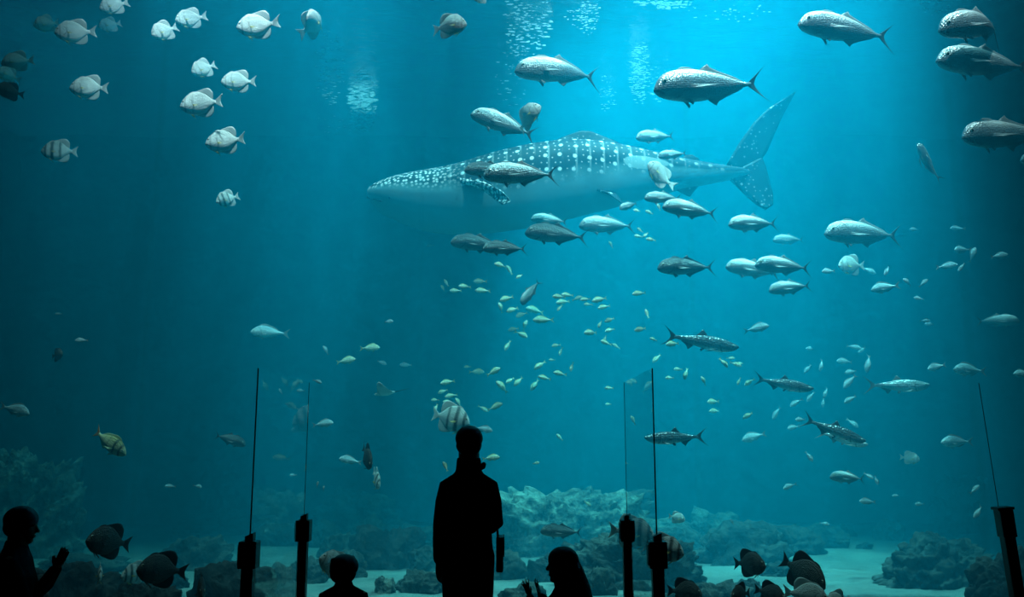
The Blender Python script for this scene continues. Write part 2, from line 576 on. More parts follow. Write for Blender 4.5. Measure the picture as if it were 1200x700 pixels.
FISH_STYLE = {
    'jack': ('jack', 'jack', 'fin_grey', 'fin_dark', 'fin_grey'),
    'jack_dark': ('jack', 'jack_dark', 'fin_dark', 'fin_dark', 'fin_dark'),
    'spade': ('spade', 'spade', 'fin_pale', 'fin_pale', 'fin_yellow'),
    'banded': ('spade', 'banded', 'fin_pale', 'fin_pale', 'fin_yellow'),
    'dusky': ('spade', 'dusky', 'fin_dark', 'fin_dark', 'fin_dark'),
    'reef': ('reef', 'reef', 'fin_olive', 'fin_olive', 'fin_olive'),
    'blue': ('reef', 'blue', 'fin_grey', 'fin_grey', 'fin_grey'),
    'golden': ('reef', 'golden', 'fin_olive', 'fin_orange', 'fin_olive'),
    'tarpon': ('tarpon', 'tarpon', 'fin_dark', 'fin_dark', 'fin_dark'),
    'tarpon_pale': ('tarpon', 'tarpon_pale', 'fin_grey', 'fin_grey', 'fin_grey'),
}
NAME = {'jack': 'jack_fish', 'jack_dark': 'jack_fish', 'spade': 'spadefish', 'banded': 'spadefish', 'dusky': 'spadefish', 'reef': 'reef_fish',
        'blue': 'reef_fish', 'golden': 'barred_reef_fish', 'tarpon': 'tarpon', 'tarpon_pale': 'tarpon'}
CAT = {'jack': 'fish', 'spade': 'fish', 'reef': 'fish', 'tarpon': 'fish'}
_protos = {}


def mesh_of(name, chunks):
    """one mesh out of (verts, faces, material) chunks"""
    verts, faces, mi, mats = [], [], [], []

    def mid(m):
        if m not in mats:
            mats.append(m)
        return mats.index(m)
    for v, f, m in chunks:
        b = len(verts)
        verts.extend(v)
        faces.extend([tuple(i + b for i in q) for q in f])
        if isinstance(m, tuple):
            two = (mid('eye'), mid('eye_ring'))
            mi.extend(two[k] for k in m[1])
        else:
            mi.extend([mid(m)] * len(f))
    me = bpy.data.meshes.new(name)
    me.from_pydata([tuple(v) for v in verts], [], faces)
    for m in mats:
        me.materials.append(M[m])
    me.polygons.foreach_set('material_index', mi)
    me.polygons.foreach_set('use_smooth', [True] * len(me.polygons))
    me.update()
    return me


def fish_meshes(style, bend, whole):
    key = (style, bend, whole)
    if key not in _protos:
        kind, *mats = FISH_STYLE[style]
        parts = fish_parts(kind, bend, *mats)
        if whole:
            _protos[key] = mesh_of(NAME[style], [c for cs in parts.values() for c in cs])
        else:
            _protos[key] = [(nm, mesh_of(nm, [c])) for nm, cs in parts.items() for c in cs]
    return _protos[key]


def place_fish(style, px, py, L, Y, face='l', pitch=0, yaw=0, bend=0, label='', group=None, roll=0):
    """one fish: photo pixel of its middle, length in photo pixels, metres ahead; face l/r = nose towards -x / +x;
    pitch = nose up, yaw = nose turned towards the window"""
    p = at(px, py, Y)
    s = size(L, p)
    h = 180 + yaw if face == 'l' else -yaw
    rot = (Matrix.Rotation(R(h), 3, 'Z') @ Matrix.Rotation(R(-pitch), 3, 'Y') @ Matrix.Rotation(R(roll), 3, 'X')).to_euler()
    whole = L < 22
    nm = NAME[style]
    if whole:
        o = bpy.data.objects.new(nm, fish_meshes(style, bend, True))
        COL.objects.link(o)
        o.location, o.rotation_euler, o.scale = p, rot, (s, s, s)
    else:
        o = empty(nm, p, rot, s)
        for pn, me in fish_meshes(style, bend, False):
            c = bpy.data.objects.new(pn, me)
            COL.objects.link(c)
            c.parent = o
    tag(o, label, 'fish', group)
    return o
# ------------------------------------------------------------------ whale shark
def shark_skin():
    m, nt, out = new_mat('spotted_whale_shark_skin')
    b = N(nt, 'ShaderNodeBsdfPrincipled', inp={'Roughness': 0.6, 'Specular IOR Level': 0.15})
    nt.links.new(b.outputs[0], out.inputs[0])
    uv = N(nt, 'ShaderNodeUVMap')
    uv.uv_map = 'skin'
    sep = N(nt, 'ShaderNodeSeparateXYZ')
    nt.links.new(uv.outputs[0], sep.inputs[0])
    U, V = sep.outputs[0], sep.outputs[1]          # U metres from snout, V metres round the girth from the back ridge, third: side fraction
    tc = N(nt, 'ShaderNodeTexCoord')
    nz = N(nt, 'ShaderNodeTexNoise', inp={'Scale': 1.6, 'Detail': 4.0})
    nt.links.new(tc.outputs['Object'], nz.inputs['Vector'])
    # dark back, pale belly: boundary wanders
    vb = math_node(nt, 'ADD', V, math_node(nt, 'MULTIPLY', math_node(nt, 'SUBTRACT', nz.outputs[0], 0.5), 0.25))
    shift = ramp(nt, math_node(nt, 'DIVIDE', U, 7.6), [(0.14, 0.13), (0.30, 0.0)])
    vb = math_node(nt, 'ADD', vb, shift)
    belly = ramp(nt, vb, [(0.46, 0.0), (0.62, 1.0)])
    col = mix_col(nt, belly, (0.006, 0.026, 0.040), (0.20, 0.38, 0.41))

    def dots(sx, sy, rad, rnd):
        cb = N(nt, 'ShaderNodeCombineXYZ')
        nt.links.new(math_node(nt, 'MULTIPLY', U, sx), cb.inputs[0])
        nt.links.new(math_node(nt, 'MULTIPLY', N_v, sy), cb.inputs[1])
        vo = N(nt, 'ShaderNodeTexVoronoi', voronoi_dimensions='2D', inp={'Scale': 1.0, 'Randomness': rnd})
        nt.links.new(cb.outputs[0], vo.inputs['Vector'])
        return ramp(nt, vo.outputs['Distance'], [(rad * 0.6, 1.0), (rad * 1.1, 0.0)])
    sep2 = N(nt, 'ShaderNodeUVMap')
    sep2.uv_map = 'girth'
    s2 = N(nt, 'ShaderNodeSeparateXYZ')
    nt.links.new(sep2.outputs[0], s2.inputs[0])
    N_v = s2.outputs[1]
    body = dots(4.0, 4.0, 0.165, 0.25)
    fine = dots(8.0, 8.0, 0.13, 0.5)
    body = math_node(nt, 'MAXIMUM', body, math_node(nt, 'MULTIPLY', fine, 0.55))
    head = dots(13.0, 13.0, 0.34, 0.7)
    isbody = ramp(nt, math_node(nt, 'DIVIDE', U, 7.6), [(0.16, 0.0), (0.24, 1.0)])
    f = N(nt, 'ShaderNodeMix', data_type='FLOAT')
    nt.links.new(isbody, f.inputs[0])
    nt.links.new(head, f.inputs[2])
    nt.links.new(body, f.inputs[3])
    # upright pale bars between the columns of dots
    wv = math_node(nt, 'SINE', math_node(nt, 'MULTIPLY', U, 4.0 * 2 * PI))
    bar = ramp(nt, wv, [(0.86, 0.0), (0.98, 1.0)])
    brk = ramp(nt, nz.outputs[0], [(0.42, 0.0), (0.55, 1.0)])
    bar = math_node(nt, 'MULTIPLY', math_node(nt, 'MULTIPLY', bar, isbody), math_node(nt, 'MULTIPLY', brk, 0.22))
    spots = math_node(nt, 'MAXIMUM', f.outputs[0], bar)
    fore = ramp(nt, math_node(nt, 'DIVIDE', U, 7.6), [(0.62, 1.0), (0.80, 0.25)])
    spots = math_node(nt, 'MULTIPLY', spots, fore)
    spots = math_node(nt, 'MULTIPLY', spots, math_node(nt, 'SUBTRACT', 1.0, belly))
    col = mix_col(nt, spots, col, (0.95, 0.97, 0.95))
    # long pale oval patch on the rear flank
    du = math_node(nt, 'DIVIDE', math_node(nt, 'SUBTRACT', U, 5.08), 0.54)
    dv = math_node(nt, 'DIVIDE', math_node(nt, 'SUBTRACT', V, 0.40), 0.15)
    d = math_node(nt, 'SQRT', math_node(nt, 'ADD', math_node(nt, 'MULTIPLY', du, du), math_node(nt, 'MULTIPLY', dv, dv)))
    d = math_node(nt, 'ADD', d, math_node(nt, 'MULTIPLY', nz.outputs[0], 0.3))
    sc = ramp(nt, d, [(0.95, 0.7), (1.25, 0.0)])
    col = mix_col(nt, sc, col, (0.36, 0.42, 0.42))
    nt.links.new(col, b.inputs['Base Color'])
    return m


def fin_spot_mat():
    m, nt, out = new_mat('spotted_shark_fin_skin')
    b = N(nt, 'ShaderNodeBsdfPrincipled', inp={'Roughness': 0.6, 'Specular IOR Level': 0.15})
    nt.links.new(b.outputs[0], out.inputs[0])
    tc = N(nt, 'ShaderNodeTexCoord')
    vo = N(nt, 'ShaderNodeTexVoronoi', inp={'Scale': 5.2, 'Randomness': 0.8})
    vo2 = N(nt, 'ShaderNodeTexVoronoi', inp={'Scale': 12.0, 'Randomness': 0.8})
    for v in (vo, vo2):
        nt.links.new(tc.outputs['Object'], v.inputs['Vector'])
    f = ramp(nt, vo.outputs['Distance'], [(0.10, 1.0), (0.17, 0.0)])
    f2 = ramp(nt, vo2.outputs['Distance'], [(0.12, 0.55), (0.22, 0.0)])
    col = mix_col(nt, math_node(nt, 'MAXIMUM', f, f2), (0.004, 0.020, 0.032), (0.55, 0.68, 0.68))
    nt.links.new(col, b.inputs['Base Color'])
    return m


def dense_spot_mat():
    m, nt, out = new_mat('speckled_pectoral_fin_skin')
    b = N(nt, 'ShaderNodeBsdfPrincipled', inp={'Roughness': 0.6, 'Specular IOR Level': 0.15})
    nt.links.new(b.outputs[0], out.inputs[0])
    tc = N(nt, 'ShaderNodeTexCoord')
    vo = N(nt, 'ShaderNodeTexVoronoi', inp={'Scale': 15.0, 'Randomness': 0.7})
    nt.links.new(tc.outputs['Object'], vo.inputs['Vector'])
    f = ramp(nt, vo.outputs['Distance'], [(0.40, 1.0), (0.56, 0.0)])
    col = mix_col(nt, f, (0.05, 0.09, 0.11), (0.90, 0.92, 0.90))
    nt.links.new(col, b.inputs['Base Color'])
    return m


SY = 15.2
s_org = at(670, 212, SY)
SK = size(1.0, s_org)


def SP(px, py, dy=0.0):
    return at(px, py, SY + dy) - s_org


shark = empty('whale_shark', s_org)
tag(shark, 'huge whale shark with white spotted back and raised tail, gliding in mid water', 'shark')
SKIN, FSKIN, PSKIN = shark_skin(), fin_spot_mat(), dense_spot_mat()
outline = [(431, 227.5, 231.5, .06), (434, 223.5, 236, .30), (441, 219.5, 244, .48), (452, 214.5, 251, .58), (466, 209.5, 257.5, .63), (482, 205.5, 264, .65), (500, 202, 269.5, .66),
           (520, 198, 272.5, .65), (540, 193, 273.5, .64), (560, 186.5, 273, .63), (580, 180.5, 271.5, .62), (600, 175.5, 269, .61), (620, 171, 266, .60), (640, 168, 262, .58), (660, 165.5, 257.5, .56),
           (680, 165, 252.5, .53), (700, 166.5, 247.5, .49), (720, 169.5, 242.5, .45), (740, 173, 237, .41), (760, 177.5, 231, .37), (780, 182, 226, .33), (800, 186.5, 221.5, .285),
           (820, 190, 217.5, .24), (840, 193.2, 213.5, .20), (856, 195.5, 210.5, .16), (866, 196.6, 208.6, .12), (876, 199, 205.5, .05), (882, 201, 203, .015)]
xs = [o[0] for o in outline]
xx = np.concatenate([np.linspace(431, 452, 10), np.linspace(457, 882, 64)])
tp, bt, wd = (crom(xs, [o[i] for o in outline], xx) for i in (1, 2, 3))
wd = wd * 1.05
SEG = 40
rings, uvs, girth = [], [], []
u0 = SP(431, 230).x
for px, a, b, w in zip(xx, tp, bt, wd):
    P0, P1 = SP(px, a), SP(px, b)
    zc, hh = (P0.z + P1.z) / 2, (P0.z - P1.z) / 2
    ring = []
    prev, arc = None, 0.0
    for j in range(SEG):
        th = 2 * PI * j / SEG                     # 0 = back ridge
        c, s = math.cos(th), math.sin(th)
        y = w * math.copysign(abs(s) ** 0.92, s)
        z = zc + hh * math.copysign(abs(c) ** 0.92, c)
        # three long ridges along the flank
        for k in (0.55, 0.85, 1.15):
            d = min(abs(th - k), abs(2 * PI - th - k))
            y += math.copysign(0.018 * w / .6 * max(0, 1 - d / 0.10), s)
        ring.append(Vector((P0.x, y, z)))
    rings.append(ring)
    vv = []
    for j in range(SEG + 1):
        th = 2 * PI * j / SEG
        fr = (1 - math.cos(th)) / 2                # 0 back .. 1 belly
        jj = min(j, SEG - j)
        arc = sum((ring[k + 1] - ring[k]).length for k in range(jj))
        vv.append((P0.x - u0, fr, arc))
    uvs.append(vv)
v, f = loft_rings(rings)
me = bpy.data.meshes.new('body')
me.from_pydata([tuple(p) for p in v], [], f)
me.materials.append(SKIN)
l1, l2 = me.uv_layers.new(name='skin'), me.uv_layers.new(name='girth')
nr = len(rings)
for poly in me.polygons:
    poly.use_smooth = True
    js = [vi % SEG for vi in poly.vertices if vi < nr * SEG]
    wrap = (0 in js and SEG - 1 in js)
    for li in poly.loop_indices:
        vi = me.loops[li].vertex_index
        if vi >= nr * SEG:
            i, j = (0, 0) if vi == nr * SEG else (nr - 1, 0)
        else:
            i, j = divmod(vi, SEG)
            if wrap and j == 0:
                j = SEG
        a = uvs[i][j]
        l1.data[li].uv = (a[0], a[1])
        l2.data[li].uv = (a[0], a[2])
body = bpy.data.objects.new('body', me)
COL.objects.link(body)
body.parent = shark


GILL = principled('dusky_gill_skin', (0.05, 0.09, 0.115), 0.6)


def shark_fin(name, base, edge, th, mat, rows=8):
    vv, ff = fin_sheet(base, edge, th, rows)
    mesh_obj(name, vv, ff, mat, shark)


def poly_pts(pts, n):
    """n points evenly along a polyline"""
    pts = [Vector(p) for p in pts]
    ds = [0]
    for a, b in zip(pts, pts[1:]):
        ds.append(ds[-1] + (b - a).length)
    out = []
    for i in range(n):
        t = ds[-1] * i / (n - 1)
        k = max(j for j in range(len(ds)) if ds[j] <= t + 1e-9)
        k = min(k, len(pts) - 2)
        out.append(pts[k].lerp(pts[k + 1], (t - ds[k]) / max(1e-9, ds[k + 1] - ds[k])))
    return out


lead = [SP(852, 192), SP(866, 168), SP(882, 145), SP(900, 128), SP(918, 117), SP(932, 108)]
trail = [SP(872, 208), SP(893, 186), SP(899, 178), SP(906, 161), SP(917, 136), SP(933, 107)]
shark_fin('upper_tail_lobe', poly_pts(lead, 24), poly_pts(trail, 24), 0.055, FSKIN)
lead = [SP(852, 206), SP(862, 216), SP(874, 228), SP(888, 240), SP(898, 245.5)]
trail = [SP(893, 184), SP(898, 197), SP(902, 212), SP(906, 228), SP(906, 240)]
shark_fin('lower_tail_lobe', poly_pts(lead, 20), poly_pts(trail, 20), 0.055, FSKIN)
base = [SP(640, 171), SP(655, 169), SP(672, 169), SP(690, 170), SP(708, 172), SP(726, 174)]
edge = [SP(648, 166), SP(662, 160), SP(680, 153.5), SP(692, 154), SP(708, 160.5), SP(726, 168)]
shark_fin('dorsal_fin', poly_pts(base, 16), poly_pts(edge, 16), 0.09, FSKIN)
base = [SP(796, 188), SP(806, 190), SP(816, 191.5)]
edge = [SP(804, 182), SP(812, 181.5), SP(820, 187)]
shark_fin('rear_dorsal_fin', poly_pts(base, 8), poly_pts(edge, 8), 0.03, FSKIN)
for sd in (-1, 1):
    base = [SP(534, 211, sd * .58), SP(544, 213, sd * .62), SP(556, 216, sd * .62), SP(566, 220, sd * .60)]
    edge = [SP(568, 214, sd * 1.05), SP(588, 224, sd * 1.40), SP(599, 236, sd * 1.62), SP(589, 240, sd * 1.50)]
    shark_fin('pectoral_fin', poly_pts(base, 14), poly_pts(edge, 14), 0.05, PSKIN)
    base = [SP(696, 221, sd * .40), SP(708, 224, sd * .40), SP(720, 227, sd * .38)]
    edge = [SP(712, 226, sd * .60), SP(726, 236, sd * .68), SP(735, 244, sd * .62)]
    shark_fin('pelvic_fin', poly_pts(base, 10), poly_pts(edge, 10), 0.03, FSKIN)
    bm = bmesh.new()
    ellipsoid(bm, SP(457, 231.5, sd * .585), (.035, .03, .035), 12)
    bm_obj('eye', bm, M['eye'], shark)
    bm = bmesh.new()                                  # five gill slits as thin raised folds
    for k in range(5):
        px = 508 + k * 6.5
        yy = .66
        tube(bm, [SP(px, 213, sd * (yy - .045)), SP(px + 1, 220, sd * (yy - .012)), SP(px + 1.5, 228, sd * (yy - .006)), SP(px + 1, 234, sd * (yy - .012))], [.006, .010, .010, .005], 8)
    bm_obj('gill_slits', bm, GILL, shark)
base = [SP(786, 219), SP(800, 217), SP(815, 213)]
edge = [SP(798, 226), SP(808, 231), SP(818, 219)]
shark_fin('anal_fin', poly_pts(base, 8), poly_pts(edge, 8), 0.03, FSKIN)
bm = bmesh.new()                                      # wide mouth line across the blunt snout
tube(bm, [SP(447, 236, -.52), SP(439, 233, -.40), SP(433.5, 231.5, -.22), SP(431.5, 231, 0), SP(433.5, 231.5, .22), SP(439, 233, .40), SP(447, 236, .52)], [.018, .03, .03, .03, .03, .03, .018], 8)
bm_obj('mouth', bm, principled('dark_mouth_skin', (0.02, 0.03, 0.04), 0.6), shark)

# ------------------------------------------------------------------ eagle ray
r_org = at(452, 461, 13.0)
ray = empty('eagle_ray', r_org, (R(14), R(6), R(160)), size(30, r_org))
tag(ray, 'small pale ray with pointed wings gliding in open water below the whale shark\'s head', 'ray')
rings = []
for t, w, h, lift in [(0, .03, .02, 0), (.06, .07, .045, 0), (.14, .10, .06, 0), (.22, .20, .065, .0), (.32, .40, .06, .03), (.42, .62, .05, .10), (.52, .66, .04, .13), (.60, .50, .035, .09), (.70, .26, .03, .03), (.80, .10, .025, 0), (.86, .04, .02, 0)]:
    ring = []
    for j in range(24):
        a = 2 * PI * j / 24
        y = w * math.cos(a)
        ring.append(Vector((.5 - t * 1.05, y, h * math.sin(a) * (1 - 0.75 * abs(math.cos(a)) ** 2) + lift * (abs(math.cos(a)) ** 2) * 2.0)))
    rings.append(ring)
v, f = loft_rings(rings)
mesh_obj('body', v, f, M['spade'], ray)
bm = bmesh.new()
tube(bm, [(-.38, 0, 0), (-.7, .02, .02), (-1.05, .08, .03)], [.018, .011, .004], 8)
bm_obj('tail', bm, M['fin_dark'], ray)
for sd in (1, -1):
    bm = bmesh.new()
    ellipsoid(bm, (.42, sd * .075, .03), (.018, .012, .018), 10)
    bm_obj('eye', bm, M['eye'], ray)

# ------------------------------------------------------------------ the tank
FLOOR = -0.6
SURF = 10.35
Y0, Y1, XW = 8.86, 24.0, 15.0


def floor_Y(py):
    d = at(600, py, 10.0)
    return 10.0 * (FLOOR - CAM_Z) / (d.z - CAM_Z)


def grid_mesh(name, fn, nu, nv, mat):
    vs = [fn(i / nu, j / nv) for j in range(nv + 1) for i in range(nu + 1)]
    fs = [(j * (nu + 1) + i, j * (nu + 1) + i + 1, (j + 1) * (nu + 1) + i + 1, (j + 1) * (nu + 1) + i) for j in range(nv) for i in range(nu)]
    return mesh_obj(name, vs, fs, mat)


SAND = principled('pale_sand', (0.19, 0.22, 0.205), 0.95, spec=0.1, bump=(5.0, 0.5, 0.08))
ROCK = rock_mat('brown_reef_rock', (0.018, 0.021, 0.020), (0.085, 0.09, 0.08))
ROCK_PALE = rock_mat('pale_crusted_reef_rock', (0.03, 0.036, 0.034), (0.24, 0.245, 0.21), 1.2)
ROCK_SHADED = rock_mat('blackened_reef_rock', (0.006, 0.007, 0.007), (0.028, 0.030, 0.028))  # darker copy of the reef rock, shade painted into its colour
ROCK_WALL = rock_mat('dim_tank_wall_rock', (0.04, 0.055, 0.065), (0.10, 0.13, 0.145), 0.35)


def sand(u, v):
    x, y = -XW + 2 * XW * u, Y0 - 0.02 + (Y1 - Y0 + 0.8) * v
    return (x, y, FLOOR + 0.07 * noise.noise(Vector((x * .45, y * .6, 3))) + 0.02 * noise.noise(Vector((x * 2.2, y * 3, 7))))


tag(grid_mesh('sand_floor', sand, 150, 80, SAND), kind='structure')


def wall_fn(kind):
    def fn(u, v):
        z = FLOOR - 0.2 + (SURF + 0.3 - FLOOR) * v
        if kind == 'back':
            x = -XW + 2 * XW * u
            n = noise.fractal(Vector((x * .35, z * .5, 1)), 1.0, 2.0, 4)
            return (x, Y1 + 0.35 * n + 0.25 * max(0, 1 - (z - FLOOR) / 3) * noise.noise(Vector((x * .9, z, 5))), z)
        y = Y0 + (Y1 + 0.5 - Y0) * u
        n = noise.fractal(Vector((y * .35, z * .5, 9 if kind == 'l' else 4)), 1.0, 2.0, 4)
        x = XW - 0.4 + 0.35 * n
        return (x if kind == 'r' else -x, y, z)
    return fn


tag(grid_mesh('wall_tank_back', wall_fn('back'), 120, 50, ROCK_WALL), kind='structure')
tag(grid_mesh('wall_tank_left', wall_fn('l'), 60, 40, ROCK_WALL), kind='structure')
tag(grid_mesh('wall_tank_right', wall_fn('r'), 60, 40, ROCK_WALL), kind='structure')

# water: one clear blue-green body filling the tank
m, nt, out = new_mat('clear_blue_green_water')
SCAT = (0.0004, 0.0530, 0.0850)
ABSB = (0.160, 0.029, 0.008)
vs_ = N(nt, 'ShaderNodeVolumeScatter', inp={'Density': 1.0, 'Anisotropy': 0.15})
mxs = max(SCAT)
vs_.inputs['Color'].default_value = tuple(c / mxs for c in SCAT) + (1,)
vs_.inputs['Density'].default_value = mxs
va = N(nt, 'ShaderNodeVolumeAbsorption')
mxa = max(ABSB) * 1.0001
va.inputs['Color'].default_value = tuple(1 - c / mxa for c in ABSB) + (1,)
va.inputs['Density'].default_value = mxa
ad = N(nt, 'ShaderNodeAddShader')
nt.links.new(vs_.outputs[0], ad.inputs[0])
nt.links.new(va.outputs[0], ad.inputs[1])
nt.links.new(ad.outputs[0], out.inputs['Volume'])
bm = bmesh.new()
box(bm, (-XW - 0.6, Y0 - 0.02, FLOOR - 0.5), (XW + 0.6, Y1 + 1.2, SURF - 0.15))
tag(bm_obj('tank_water', bm, m, smooth=False), kind='structure')

# rippled surface seen from below
m, nt, out = new_mat('rippled_water_surface')
t = N(nt, 'ShaderNodeBsdfTransparent')
t.inputs[0].default_value = (0.93, 0.97, 1.0, 1)
g = N(nt, 'ShaderNodeBsdfGlossy', inp={'Roughness': 0.2})
g.inputs[0].default_value = (0.9, 0.97, 1.0, 1)
tc = N(nt, 'ShaderNodeTexCoord')
mp = N(nt, 'ShaderNodeMapping')
mp.inputs['Scale'].default_value = (2.2, 4.5, 1)
nt.links.new(tc.outputs['Object'], mp.inputs[0])
n1 = N(nt, 'ShaderNodeTexNoise', inp={'Scale': 1.2, 'Detail': 3.0, 'Distortion': 0.8})
nt.links.new(mp.outputs[0], n1.inputs['Vector'])
bp = N(nt, 'ShaderNodeBump', inp={'Strength': 0.6, 'Distance': 0.12})
nt.links.new(n1.outputs[0], bp.inputs['Height'])
nt.links.new(bp.outputs[0], g.inputs['Normal'])
mx = N(nt, 'ShaderNodeMixShader', inp={0: 0.5})
nt.links.new(t.outputs[0], mx.inputs[1])
nt.links.new(g.outputs[0], mx.inputs[2])
nt.links.new(mx.outputs[0], out.inputs[0])


def surf(u, v):
    x, y = -XW + 2 * XW * u, Y0 + 0.1 + (Y1 - Y0) * v
    return (x, y, SURF + 0.05 * noise.noise(Vector((x * .8, y * 1.6, 2))))


tag(grid_mesh('water_surface', surf, 160, 120, m), kind='structure')

# white flecks stand in for froth and light glints on the surface
m, nt, out = new_mat('bright_froth')
d = N(nt, 'ShaderNodeBsdfDiffuse')
d.inputs[0].default_value = (0.9, 0.95, 0.95, 1)
tr = N(nt, 'ShaderNodeBsdfTranslucent')
tr.inputs[0].default_value = (0.95, 1.0, 1.0, 1)
mx = N(nt, 'ShaderNodeMixShader', inp={0: 0.75})
nt.links.new(d.outputs[0], mx.inputs[1])
nt.links.new(tr.outputs[0], mx.inputs[2])
nt.links.new(mx.outputs[0], out.inputs[0])
FROTH = m


def surf_pt(px, py):
    d = at(px, py, 10.0)
    Y = 10.0 * (SURF - 0.25 - CAM_Z) / (d.z - CAM_Z)
    return at(px, py, Y)


def froth(patches, label, name='surface_froth'):
    bm = bmesh.new()
    for px, py, rx, ry, n, smin, smax in patches:
        for _ in range(n):
            a, q = rng.uniform(0, 2 * PI), rng.random() ** 0.6
            x, y = px + rx * q * math.cos(a), py + ry * q * math.sin(a)
            p = surf_pt(x, max(y, -30))
            s = size(rng.uniform(smin, smax), p)
            rot = Euler((0, 0, rng.uniform(-.35, .35)))
            g = bmesh.ops.create_icosphere(bm, subdivisions=1, radius=1.0, matrix=Matrix.Translation(p) @ rot.to_matrix().to_4x4() @ Matrix.Diagonal((s * rng.uniform(.9, 2.4), s * rng.uniform(.6, 1.2), s * .12, 1)))
    o = bm_obj(name, bm, FROTH)
    tag(o, label, 'water froth', None, 'stuff')


froth([(425, 118, 16, 38, 340, .7, 2.6), (388, 80, 18, 45, 110, .5, 1.9), (405, 145, 40, 12, 30, .5, 1.6)], 'patch of bright ripples on the water above the whale shark\'s snout')
froth([(690, 22, 16, 22, 60, .5, 1.5), (618, 24, 28, 44, 200, .5, 2.0), (682, 20, 20, 14, 40, .5, 1.6), (712, 110, 10, 26, 45, .5, 1.3), (600, 80, 20, 45, 60, .5, 1.6)], 'bright froth on the water above the highest silver jack')
froth([(750, 85, 12, 38, 210, .5, 1.7), (762, 100, 26, 24, 70, .5, 1.5)], 'column of bright ripples on the water just behind the largest jack\'s snout')
froth([(778, 3, 34, 8, 90, .6, 2.4), (850, 12, 60, 14, 40, .5, 1.3), (1095, 8, 20, 10, 20, .6, 1.6)], 'bright froth on the water at the top edge above the largest jack')
